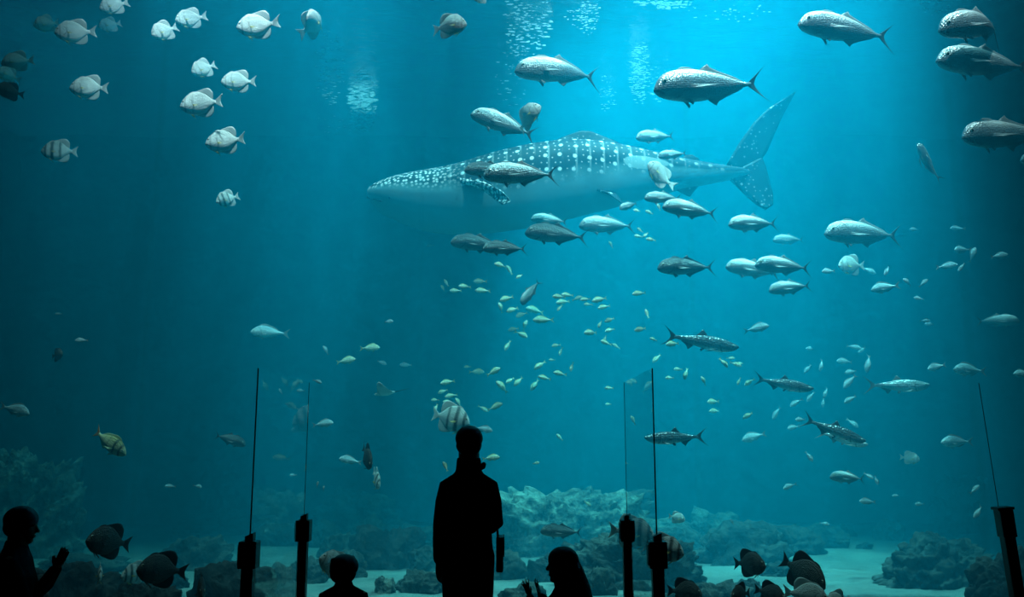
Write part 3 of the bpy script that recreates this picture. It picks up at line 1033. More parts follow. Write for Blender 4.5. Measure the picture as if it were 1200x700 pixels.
# ------------------------------------------------------------------ the larger fish, one line each
G_SPADE = 'pale spadefish near the surface'
G_JACK = 'large silver jacks'
G_DUSK = 'spadefish gathered low at the window'
BIG = [
    # spadefish high up at the reef-cliff end
    ('spade', 55, 28, 30, 12.6, 'l', -25, 45, 0, 'dim grey spadefish, blurred, just behind the darkest-faced spadefish near the cliff end', G_SPADE),
    ('spade', 89, 38, 45, 11.4, 'l', -8, 25, .2, 'shaded spadefish with dark belly and face, under two overlapping spadefish at the top edge', G_SPADE),
    ('spade', 134, 6, 34, 11.8, 'l', -22, 20, 0, 'grey spadefish cut by the top edge, swimming just above a smaller one', G_SPADE),
    ('spade', 129, 29, 26, 12.4, 'l', -22, 30, 0, 'small spadefish tilted nose down, just below the one cut by the top edge', G_SPADE),
    ('spade', 21, 72, 36, 12.7, 'l', -12, 15, 0, 'hazy spadefish alone above the dark overlapping pair at the cliff end', G_SPADE),
    ('spade', 10, 88, 28, 12.6, 'l', 10, 50, 0, 'faint spadefish half hidden behind a dark one at the cliff end', G_SPADE),
    ('dusky', 12, 107, 32, 11.6, 'l', 0, 50, 0, 'dark spadefish in front of a faint one at the cliff end', G_SPADE),
    ('spade', 105, 103, 44, 11.6, 'l', 0, 10, .1, 'single pale spadefish halfway between the high group of five and the banded one lower down', G_SPADE),
    ('spade', 193, 36, 34, 11.8, 'l', -32, 35, 0, 'pale spadefish diving nose down, the lower of a high pair swimming together', G_SPADE),
    ('spade', 224, 22, 36, 12.2, 'l', -14, 25, .3, 'pale spadefish, the upper of a high pair, tail raised behind it', G_SPADE),
    ('spade', 303, 31, 50, 11.3, 'l', -8, 15, .4, 'big pale spadefish with shaded face and tall raised dorsal fin at the top', G_SPADE),
    ('spade', 366, 28, 46, 11.6, 'r', 55, -68, .3, 'spadefish seen from behind, upright and narrow with splayed pale fins', G_SPADE),
    ('spade', 239, 80, 32, 12.2, 'l', -30, 35, 0, 'small pale spadefish nose down, highest of the slanting line of five', G_SPADE),
    ('spade', 280, 96, 40, 11.8, 'l', -2, 15, .2, 'pale spadefish with yellow belly fin, second highest in the slanting line of five', G_SPADE),
    ('spade', 237, 122, 50, 11.2, 'l', -6, 8, .25, 'large pale spadefish with bright yellow belly fin, middle of the slanting line of five', G_SPADE),
    ('spade', 265, 166, 47, 11.3, 'l', -6, 8, .3, 'pale spadefish swimming just below the one with the bright yellow belly fin', G_SPADE),
    ('banded', 267, 233, 29, 12.4, 'l', -22, 35, 0, 'small banded spadefish, lowest of the slanting line of five, level with the shark mouth', G_SPADE),
    ('banded', 70, 177, 40, 12.2, 'l', -2, 15, 0, 'hazy banded spadefish alone in dark water well below the pale one', G_SPADE),
    ('spade', 526, 30, 44, 11.6, 'r', 2, 15, .2, 'pale spadefish swimming the other way, alone near the surface above the whale shark', G_SPADE),
    ('spade', 563, -5, 28, 11.6, 'l', -25, 45, 0, 'spadefish almost out of view, only its belly fins dip below the top edge', G_SPADE),
    ('banded', 527, 490, 52, 12.0, 'r', -12, 18, .2, 'bright banded spadefish just above the tall person\'s head', 'banded spadefish'),
    ('spade', 617, 137, 44, 12.2, 'r', 28, 40, .5, 'white spadefish tilted nose up, touching the tail of a silver jack above the whale shark', G_SPADE),
    ('spade', 773, 206, 44, 12.6, 'l', 38, 35, .3, 'pale spadefish tilted nose up in front of the whale shark\'s rear flank', G_SPADE),
    # jacks
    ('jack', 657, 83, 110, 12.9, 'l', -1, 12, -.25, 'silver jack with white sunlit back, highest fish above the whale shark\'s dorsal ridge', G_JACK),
    ('jack', 832, 101, 142, 11.6, 'l', -5, 12, .1, 'largest silver jack, dark forked tail spread, just above the whale shark\'s tail stem', G_JACK),
    ('jack', 993, 35, 122, 11.6, 'l', 7, 8, 0, 'silver jack alone near the surface beyond the tip of the whale shark\'s tail', G_JACK),
    ('jack', 1151, 28, 122, 11.4, 'l', -10, 15, -.5, 'dark bellied jack, top of three stacked at the dim end, tail curving down', G_JACK),
    ('jack', 1156, 74, 128, 11.7, 'l', 3, 8, 0, 'straight dark jack, middle of three stacked at the dim end', G_JACK),
    ('jack', 1180, 158, 122, 11.7, 'l', -3, 10, .2, 'speckle-backed jack cut by the picture edge, lowest of three stacked at the dim end', G_JACK),
    ('jack', 1222, 188, 60, 12.3, 'l', 0, 10, 0, 'jack of which only the bright snout shows below the three stacked jacks', G_JACK),
    ('jack', 592, 146, 84, 13.0, 'l', 18, 10, 0, 'silver jack climbing down behind a white spadefish above the whale shark', G_JACK),
    ('jack', 612, 204, 92, 12.1, 'l', 0, 6, 0, 'white-backed jack swimming across the whale shark above its pectoral fin', G_JACK),
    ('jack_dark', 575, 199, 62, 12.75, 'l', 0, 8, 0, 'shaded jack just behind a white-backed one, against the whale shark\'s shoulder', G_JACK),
    ('jack', 769, 160, 52, 14.0, 'l', -6, 15, 0, 'small grey jack between the largest jack and the whale shark\'s back', G_JACK),
    ('jack', 789, 181, 38, 13.8, 'l', -8, 10, 0, 'small white-backed jack skimming the whale shark\'s back behind its dorsal ridge', G_JACK),
    ('jack', 778, 232, 48, 13.0, 'l', 0, 10, 0, 'white-backed jack directly under the nose-up spadefish below the whale shark', G_JACK),
    ('jack', 810, 246, 70, 12.6, 'l', 8, 8, 0, 'bright-backed jack below the whale shark\'s anal fin, tail clear of the body', G_JACK),
    ('jack', 737, 241, 30, 13.2, 'l', -20, 30, 0, 'short foreshortened jack with lit back under the whale shark\'s pelvic fin', G_JACK),
    ('jack', 884, 262, 66, 12.6, 'l', -2, 12, 0, 'silver jack alone just below the lower lobe of the whale shark\'s tail', G_JACK),
    ('jack', 925, 281, 40, 15.0, 'l', 0, 5, 0, 'small faint jack below and behind the one under the whale shark\'s tail', G_JACK),
    ('jack', 1013, 274, 100, 13.0, 'l', 2, 8, 0, 'big speckle-backed jack alone in mid water beyond the whale shark\'s tail', G_JACK),
    ('jack_dark', 806, 313, 74, 12.8, 'l', 0, 8, 0, 'shaded jack with dark back alone under the bright-backed one below the whale shark', G_JACK),
    ('jack_dark', 562, 286, 68, 13.2, 'l', 6, 6, 0, 'shaded jack, first in the dark line under the whale shark\'s belly, under its chin', G_JACK),
    ('jack_dark', 593, 291, 56, 12.6, 'l', 0, 12, 0, 'darkest jack, second in the line under the whale shark\'s belly', G_JACK),
    ('jack_dark', 654, 275, 78, 13.0, 'l', 6, 4, 0, 'long dark jack, third in the line under the whale shark\'s belly', G_JACK),
    ('jack', 713, 264, 70, 13.9, 'l', 1, 6, 0, 'jack with speckled lit back, last in the line under the whale shark\'s belly', G_JACK),
    ('jack', 645, 258, 46, 14.0, 'l', 6, 5, 0, 'dim glinting jack close above the long dark jack under the whale shark\'s belly', G_JACK),
    ('jack', 884, 316, 70, 13.2, 'l', 8, 8, 0, 'front jack of an overlapping pair in mid water below the whale shark\'s tail', G_JACK),
    ('jack', 919, 312, 72, 12.5, 'l', 4, 8, 0, 'hind jack of an overlapping pair in mid water, tail fin spread upright', G_JACK),
    ('jack', 927, 337, 56, 12.9, 'l', -6, 8, 0, 'jack with a dark flank patch directly beneath an overlapping pair', G_JACK),
    ('jack', 1087, 192, 56, 12.8, 'l', 52, 34, .2, 'jack seen head-on, lit face and trailing body, below the three stacked jacks', G_JACK),
    ('jack', 1168, 376, 48, 13.5, 'r', 0, 15, 0, 'deep-bodied dim jack alone by the dark end wall', G_JACK),
    ('spade', 998, 311, 36, 14.0, 'l', 0, 15, 0, 'round faint spadefish under the big speckle-backed jack', G_SPADE),
    ('blue', 971, 318, 20, 13.6, 'l', -5, 20, 0, 'small bright fish at the nose of the round faint spadefish', None),
    ('blue', 1038, 337, 37, 12.8, 'l', -9, 5, 0, 'slim pale reef fish swimming up below the round faint spadefish', None),
    ('blue', 1137, 434, 44, 13.0, 'l', 4, 10, 0, 'dim oval reef fish below the deep-bodied dim jack', None),
    ('blue', 1098, 430, 26, 13.5, 'l', -12, 10, 0, 'small dim reef fish just ahead of a dim oval one', None),
    ('blue', 1199, 438, 26, 13.0, 'l', 0, 10, 0, 'dim reef fish cut off by the picture edge beyond the dim oval one', None),
    # tarpon
    ('tarpon_pale', 1050, 452, 76, 13.0, 'r', -1, 6, 0, 'pale tarpon, longest of the slim fish, in dark water beyond the dark tarpon', 'tarpon'),
    ('tarpon', 820, 400, 90, 12.9, 'r', -12, 8, .1, 'dark tarpon, highest of the slim dark fish, tail fin raised', 'tarpon'),
    ('tarpon', 917, 450, 70, 12.8, 'r', -12, 12, 0, 'dark-backed tarpon between the highest dark tarpon and the steeply diving one', 'tarpon'),
    ('tarpon', 976, 504, 76, 12.4, 'r', -22, 12, 0, 'dark tarpon diving steeply with pale underside', 'tarpon'),
    ('tarpon', 793, 513, 78, 12.2, 'l', -2, 8, 0, 'dark tarpon facing the other way, nose behind the edge of the glass fin', 'tarpon'),
    ('tarpon_pale', 986, 514, 60, 12.8, 'r', -16, 10, 0, 'pale tarpon half hidden under the steeply diving dark one', 'tarpon'),
    # assorted middle-sized fish
    ('blue', 1122, 518, 42, 12.8, 'l', 0, 8, 0, 'pale blue reef fish with yellowish tail low in the dark end', None),
    ('jack', 994, 560, 46, 12.6, 'l', 6, 8, 0, 'broad dim jack low over the sand below the diving tarpon', G_JACK),
    ('blue', 1017, 588, 22, 13.2, 'l', 5, 10, 0, 'small greenish fish just below the broad dim jack over the sand', None),
    ('spade', 1066, 537, 22, 13.0, 'r', -5, 30, 0, 'small round pale fish low over the sand, below the pale blue reef fish', None),
    ('blue', 317, 390, 46, 14.5, 'l', 3, 10, 0, 'long faint fish alone in dark water above the first glass fin', None),
    ('blue', 378, 497, 27, 13.0, 'r', 8, 10, 0, 'plain pale fish just past the far edge of the first glass fin', None),
    ('reef', 433, 408, 26, 14.0, 'r', 2, 15, 0, 'greenish fish with dark tail below the whale shark\'s chin', None),
    ('reef', 405, 423, 25, 13.6, 'r', 10, 12, 0, 'yellowish fish just below the greenish one with dark tail', None),
    ('dusky', 67, 416, 24, 12.4, 'r', 8, 35, 0, 'small dark fish alone in dark water at the cliff end', None),
    ('blue', 17, 480, 42, 12.4, 'r', -12, 10, 0, 'pale blue fish heading down above the reef cliff', None),
    ('jack_dark', 269, 515, 44, 13.0, 'r', -14, 12, 0, 'dark fish with lit rim beside the dark edge of the first glass fin', G_JACK),
    ('golden', 126, 518, 60, 11.4, 'r', -28, 14, .25, 'barred golden-green fish with orange-brown tail diving beside the reef cliff', None),
    ('dusky', 430, 535, 40, 11.4, 'r', -35, 62, 0, 'dark spadefish seen end-on, hanging over a pale one in open water', G_DUSK),
    ('banded', 441, 561, 34, 12.0, 'r', -30, 66, 0, 'pale spadefish seen end-on, close below the dark end-on one', G_DUSK),
    ('blue', 411, 540, 28, 13.0, 'l', 12, 15, 0, 'pale fish partly behind the dark end-on spadefish', None),
    ('blue', 566, 503, 24, 13.0, 'r', -10, 12, 0, 'pale blue fish beside the tall person\'s head', None),
    ('reef', 575, 537, 22, 12.5, 'r', 8, 10, 0, 'pale fish showing past the tall person\'s collar', None),
    ('jack', 622, 342, 38, 13.2, 'l', -52, 5, 0, 'pale jack diving steeply, largest fish in the shoal below the dark line of jacks', G_JACK),
    ('blue', 886, 385, 30, 13.0, 'r', 12, 20, 0, 'see-through looking fish with lit rim just above and beyond the highest dark tarpon', None),
    ('blue', 884, 512, 32, 14.6, 'l', -14, 8, 0, 'broad faint fish in haze under the tarpon pair', None),
    # low at the window
    ('dusky', 128, 635, 58, 9.5, 'l', 12, 56, 0, 'tall black spadefish, highest of the dark cluster beside the rocks near the clapping child', G_DUSK),
    ('dusky', 189, 668, 60, 9.5, 'l', 10, 48, .2, 'black spadefish with a domed back in the dark cluster, just past the tallest one\'s tail', G_DUSK),
    ('dusky', 235, 692, 56, 9.4, 'r', 0, 66, 0, 'black spadefish seen nearly head-on, lowest of the dark cluster', G_DUSK),
    ('banded', 159, 672, 38, 9.9, 'l', 0, 60, 0, 'bright striped spadefish between the two tallest black ones', G_DUSK),
    ('banded', 117, 672, 32, 9.8, 'r', -8, 62, 0, 'dim striped spadefish under the tallest black one', G_DUSK),
    ('banded', 740, 624, 56, 9.8, 'r', -4, 22, 0, 'striped spadefish behind the far post of the second glass fin', G_DUSK),
    ('banded', 777, 643, 50, 9.5, 'r', -8, 22, 0, 'striped spadefish behind the near post of the second glass fin', G_DUSK),
    ('dusky', 802, 694, 44, 9.6, 'r', 0, 30, 0, 'grey spadefish at the bottom edge beside the near post of the second glass fin', G_DUSK),
    ('dusky', 878, 661, 46, 9.8, 'r', 4, 52, 0, 'dark striped spadefish in front of the long layered rocks', G_DUSK),
    ('dusky', 940, 671, 62, 9.6, 'r', -24, 44, .1, 'black spadefish tilted down over the white one on the sand', G_DUSK),
    ('spade', 944, 698, 52, 9.3, 'r', -6, 22, 0, 'white spadefish under the black tilted one at the bottom edge', G_DUSK),
    ('dusky', 868, 697, 38, 9.4, 'l', 0, 40, 0, 'black spadefish peeking up at the bottom edge below the dark striped one', G_DUSK),
    ('dusky', 902, 696, 40, 9.5, 'r', -10, 40, 0, 'black spadefish at the bottom edge between the peeking one and the white one', G_DUSK),
    ('spade', 981, 706, 40, 9.4, 'l', 0, 25, 0, 'pale spadefish, only its back showing above the bottom edge over the sand', G_DUSK),
    ('spade', 392, 662, 46, 9.7, 'l', 30, 45, 0, 'pale spadefish half hidden behind the small child\'s head', G_DUSK),
    ('dusky', 45, 683, 32, 10.0, 'r', 8, 20, 0, 'dim fish over sand under the clapping child\'s hands', None),
    ('dusky', 47, 699, 28, 9.7, 'r', 14, 20, 0, 'dim fish lowest over the sand by the clapping child', None),
    ('jack_dark', 659, 623, 52, 12.2, 'l', 4, 5, 0, 'dusky jack resting over the bright rubble mound above the long-haired child', G_JACK),
    ('spade', 793, 607, 20, 12.6, 'r', -10, 15, 0, 'small bright fish above the mound past the second glass fin', None),
]
for row in BIG:
    place_fish(*row[:9], label=row[9], group=row[10])

# ------------------------------------------------------------------ the small fish, shoal by shoal
# px, py, length, metres ahead, face, pitch
SHOALS = [
    ('reef', 'small pale fish', 'just under the dark jacks', 'fish under the dark line of jacks', [
        (523, 332, 10, 14.8, 'l', 60), (519, 338, 9, 15.2, 'l', 60), (545, 336, 16, 14.0, 'l', 4), (534, 341, 15, 14.5, 'l', 0), (563, 330, 17, 14.8, 'l', 2),
        (566, 341, 19, 14.1, 'l', 4), (587, 311, 17, 13.6, 'l', 10), (597, 317, 14, 14.2, 'l', 60), (609, 324, 11, 14.0, 'l', -30)]),
    ('reef', 'pale green fish', 'in the shaded shoal below the whale shark', 'fish of the shaded shoal', [
        (594, 350, 19, 13.6, 'l', -18), (587, 361, 14, 14.3, 'l', 70), (601, 363, 17, 13.9, 'l', -20), (627, 364, 24, 14.8, 'l', 12), (611, 369, 16, 15.2, 'l', -20),
        (637, 375, 26, 13.4, 'l', 0), (615, 382, 14, 14.6, 'r', 70), (602, 386, 14, 15.1, 'l', -10), (611, 392, 18, 13.8, 'r', -25), (595, 405, 15, 14.8, 'l', -60)]),
    ('reef', 'bright yellowish fish', 'in the sunlit shoal', 'fish of the sunlit shoal', [
        (655, 348, 16, 13.2, 'l', 4), (665, 346, 15, 13.8, 'l', 5), (660, 354, 18, 14.3, 'l', -8), (656, 361, 10, 13.6, 'l', -50), (676, 350, 13, 14.0, 'r', 20),
        (686, 351, 13, 13.4, 'l', -4), (689, 357, 11, 14.1, 'l', 0), (703, 351, 20, 13.0, 'l', -14), (708, 360, 16, 13.6, 'l', -12), (715, 375, 15, 13.3, 'l', -20),
        (703, 380, 10, 13.9, 'l', -60), (693, 390, 20, 13.0, 'l', -3), (715, 387, 14, 13.7, 'l', -14), (709, 397, 9, 14.3, 'l', -70), (710, 402, 15, 13.5, 'l', 20), (722, 406, 11, 15.0, 'l', 30)]),
    ('reef', 'bright yellowish fish', 'strayed from the sunlit shoal', 'fish strayed from the sunlit shoal', [
        (749, 344, 17, 13.2, 'l', -6), (758, 368, 12, 13.8, 'l', 75), (751, 386, 17, 13.1, 'l', -12), (714, 455, 12, 13.8, 'l', 0), (713, 474, 9, 15.2, 'l', 0), (742, 493, 13, 13.5, 'l', 65)]),
    ('reef', 'bright little fish', 'just below the whale shark\'s pelvic fin', 'glinting fish below the pelvic fin', [
        (747, 247, 11, 13.6, 'l', 0), (761, 249, 11, 13.7, 'l', 20), (772, 243, 10, 13.9, 'l', 70), (750, 270, 9, 14.2, 'l', 40), (748, 277, 12, 13.8, 'l', 0),
        (763, 281, 13, 13.3, 'l', 10), (757, 275, 9, 14.5, 'l', -40), (716, 287, 10, 14.0, 'l', 60)]),
    ('reef', 'pale green fish', 'strung above the tall person', 'fish strung above the tall person', [
        (652, 405, 12, 14.2, 'l', -10), (657, 412, 11, 14.6, 'l', -70), (647, 422, 9, 15.0, 'l', 0), (633, 428, 18, 14.0, 'l', -34), (670, 430, 12, 13.6, 'l', -75),
        (578, 436, 20, 13.5, 'r', 26), (558, 436, 20, 15.6, 'r', 0), (548, 430, 9, 15.8, 'l', 0), (656, 438, 17, 13.3, 'l', 10), (638, 443, 16, 13.6, 'l', 14),
        (598, 446, 13, 14.4, 'l', -30), (608, 447, 17, 14.0, 'l', -40), (627, 451, 18, 13.8, 'l', -50), (589, 454, 21, 13.6, 'l', 42), (580, 477, 20, 13.2, 'r', 26), (566, 479, 14, 15.0, 'r', -30)]),
    ('reef', 'dim green fish', 'in the clump above the banded spadefish', 'fish clumped above the banded spadefish', [
        (525, 448, 18, 13.5, 'l', -10), (519, 459, 13, 14.2, 'l', -20), (529, 464, 16, 13.9, 'l', -10), (526, 472, 15, 14.6, 'l', 10), (537, 472, 13, 14.1, 'l', 60), (510, 469, 10, 14.5, 'l', 0), (511, 478, 11, 13.8, 'l', -60)]),
    ('reef', 'pale little fish', 'around and under the highest dark tarpon', 'small fish around the tarpon', [
        (766, 398, 10, 13.6, 'l', 20), (789, 403, 19, 13.0, 'l', -6), (770, 420, 16, 15.0, 'l', -40), (785, 443, 12, 14.6, 'l', 0), (804, 438, 15, 13.4, 'l', -70),
        (795, 433, 12, 15.0, 'l', 0), (825, 447, 13, 13.3, 'l', 60), (848, 425, 15, 13.0, 'r', -50), (862, 427, 15, 13.5, 'r', -20), (856, 420, 10, 14.6, 'r', 0), (866, 447, 11, 13.6, 'l', -60), (878, 448, 16, 13.4, 'l', -30),
        (836, 471, 19, 14.6, 'l', -2), (838, 482, 16, 15.4, 'l', 0), (877, 487, 16, 13.1, 'l', -25), (868, 426, 9, 15.2, 'l', 0)]),
    ('blue', 'hazy blue fish', 'in the faint shoal beyond the dark tarpon', 'fish of the faint shoal', [
        (1000, 407, 18, 15.4, 'r', -10), (1011, 410, 15, 16.0, 'l', -30), (990, 424, 22, 15.2, 'l', 4), (1018, 426, 24, 14.2, 'l', -68), (963, 428, 17, 14.8, 'l', -65),
        (947, 432, 15, 15.6, 'l', -45), (998, 436, 18, 15.2, 'l', -8), (996, 447, 23, 14.2, 'l', -44), (950, 409, 14, 16.0, 'l', 0), (968, 460, 14, 15.2, 'l', -60), (997, 468, 19, 14.0, 'l', -28),
        (950, 465, 16, 15.4, 'l', -50), (933, 472, 18, 15.2, 'l', -30), (910, 484, 20, 15.6, 'l', -50), (938, 492, 16, 13.8, 'l', 0), (930, 501, 18, 15.0, 'l', -10), (965, 472, 13, 15.8, 'l', -70), (999, 496, 17, 15.2, 'r', -40)]),
    ('blue', 'faint fish', 'in the dark water under the big speckle-backed jack', 'fish at the dark end', [
        (1122, 268, 18, 14.2, 'l', 5), (1127, 293, 26, 13.8, 'l', -4), (1140, 299, 20, 13.4, 'r', 70), (1170, 300, 22, 13.2, 'r', 10), (1109, 312, 24, 13.4, 'r', 6), (1127, 313, 14, 13.0, 'l', -50),
        (1018, 317, 18, 15.0, 'r', -30), (1040, 317, 16, 13.6, 'l', -50), (1064, 331, 16, 13.2, 'l', 30), (1082, 332, 14, 13.4, 'r', 40), (1077, 350, 13, 13.2, 'l', 10), (1084, 376, 12, 12.8, 'r', 0), (1090, 380, 15, 14.6, 'l', 0), (1072, 269, 13, 14.8, 'l', 0)]),
    ('blue', 'small pale fish', 'low over the sand flat', 'small fish over the sand flat', [
        (948, 535, 15, 13.2, 'r', -55), (925, 570, 19, 13.4, 'l', -18), (1018, 558, 13, 13.3, 'r', -35), (1027, 563, 12, 13.2, 'r', -75), (1078, 591, 14, 13.5, 'l', 0), (1050, 581, 9, 14.2, 'l', 0),
        (1142, 574, 16, 12.6, 'r', 40), (1147, 600, 21, 12.4, 'l', -40), (858, 612, 8, 13.6, 'l', 60), (966, 614, 12, 14.5, 'r', -8)]),
    ('blue', 'small pale fish', 'around the first glass fin', 'small fish around the first glass fin', [
        (372, 447, 12, 12.4, 'r', -18), (353, 458, 11, 12.8, 'l', 0), (382, 411, 13, 14.0, 'l', 60), (455, 377, 14, 13.6, 'r', 0), (329, 459, 8, 14.0, 'l', 60), (344, 557, 10, 13.6, 'l', 0),
        (372, 568, 8, 12.2, 'r', 80), (379, 573, 8, 12.4, 'r', 75), (447, 425, 14, 15.6, 'r', -20), (476, 428, 16, 15.8, 'l', 0), (504, 288, 10, 15.5, 'l', 0)]),
    ('blue', 'tiny pale fish', 'low in the dark beside the barred golden-green fish', 'tiny fish beside the cliff', [
        (200, 570, 13, 13.0, 'l', 4), (232, 570, 13, 13.4, 'r', -8), (96, 399, 15, 12.0, 'l', 0), (69, 368, 9, 13.5, 'l', 0)]),
    ('reef', 'tiny bright fish', 'in open water beside the tall person\'s shoulder', 'tiny fish beside the tall person', [
        (522, 547, 13, 11.6, 'l', 65), (628, 543, 9, 12.6, 'r', 10), (656, 513, 12, 13.8, 'l', 40), (688, 590, 11, 13.4, 'r', -30)]),
]
ORD = ['highest', 'second highest', 'third highest', 'fourth highest', 'fifth highest', 'sixth highest', 'seventh highest', 'eighth highest', 'ninth highest', 'tenth highest',
       'eleventh highest', 'twelfth highest', 'thirteenth highest', 'fourteenth highest', 'fifteenth highest', 'sixteenth highest', 'seventeenth highest', 'eighteenth highest']
for style, look, where, group, rows in SHOALS:
    order = sorted(range(len(rows)), key=lambda i: rows[i][1])
    for rank, i in enumerate(order):
        px, py, L, Y, face, pitch = rows[i]
        tilt = 'nose up' if pitch > 24 else 'nose down' if pitch < -24 else 'level'
        lab = '%s %s, %s %s' % (tilt, look, 'lowest' if rank == len(rows) - 1 else ORD[rank], where)
        place_fish(style, px, py, L, Y, face, pitch, rng.uniform(0, 28), rng.choice((-.3, 0, .3)), label=lab, group=group)
# ------------------------------------------------------------------ rocks
def rock(name, label, px, py, wpx, hpx, dk=0.7, seed=0, mat=None, strata=0.0, tilt=0.0, Y=None, rough=0.32, sub=5, cat='rock', group=None, rub=0.05):
    """a boulder: px = middle, py = photo row of its foot on the sand, wpx/hpx its size in photo pixels"""
    if Y is None:
        Y = floor_Y(py)
    foot = Vector((at(px, 500, Y).x, Y, FLOOR))
    k = size(1.0, Vector((foot.x, Y, FLOOR + .5)))
    w, h = wpx * k / 2, hpx * k
    d = w * dk
    bm = bmesh.new()
    bmesh.ops.create_icosphere(bm, subdivisions=sub, radius=1.0)
    off = Vector((seed * 3.7, seed * 1.3, seed * 7.1))
    for v in bm.verts:
        p = v.co.copy()
        p *= 0.4 + 0.6 / (abs(p.x) ** 4 + abs(p.y) ** 4 + abs(p.z) ** 4) ** 0.25
        n = noise.fractal(p * 1.3 + off, 0.9, 2.1, 6)
        n2 = noise.noise(p * 0.8 + off * 2)
        r = 1 + rough * n + 0.22 * n2
        if strata:
            r += strata * noise.noise(Vector((p.x * 0.8 + tilt * p.z * 3, p.y * 0.8, (p.z - tilt * p.x) * 6.0)) + off)
        q = p * r
        ridge = abs(noise.noise(p * 2.7 + off))
        q *= 1 - 0.12 * (1 - min(1, ridge * 5))
        q *= 1 + rub * (noise.noise(p * 6.5 + off) + 0.6 * noise.noise(p * 14.0 - off))
        v.co = Vector((q.x, q.y, max(q.z, -0.12)))
    ex = max(abs(v.co.x) for v in bm.verts)
    ey = max(abs(v.co.y) for v in bm.verts)
    ez = max(v.co.z for v in bm.verts)
    for v in bm.verts:
        v.co = Vector((v.co.x / ex * w, v.co.y / ey * d, v.co.z / ez * h))
    o = bm_obj(name, bm, mat or ROCK)
    o.location = foot + Vector((0, 0, -0.01 * h))
    o.rotation_euler = (0, 0, (seed * 0.37) % 0.5 - 0.25)
    tag(o, label, cat, group)
    return o


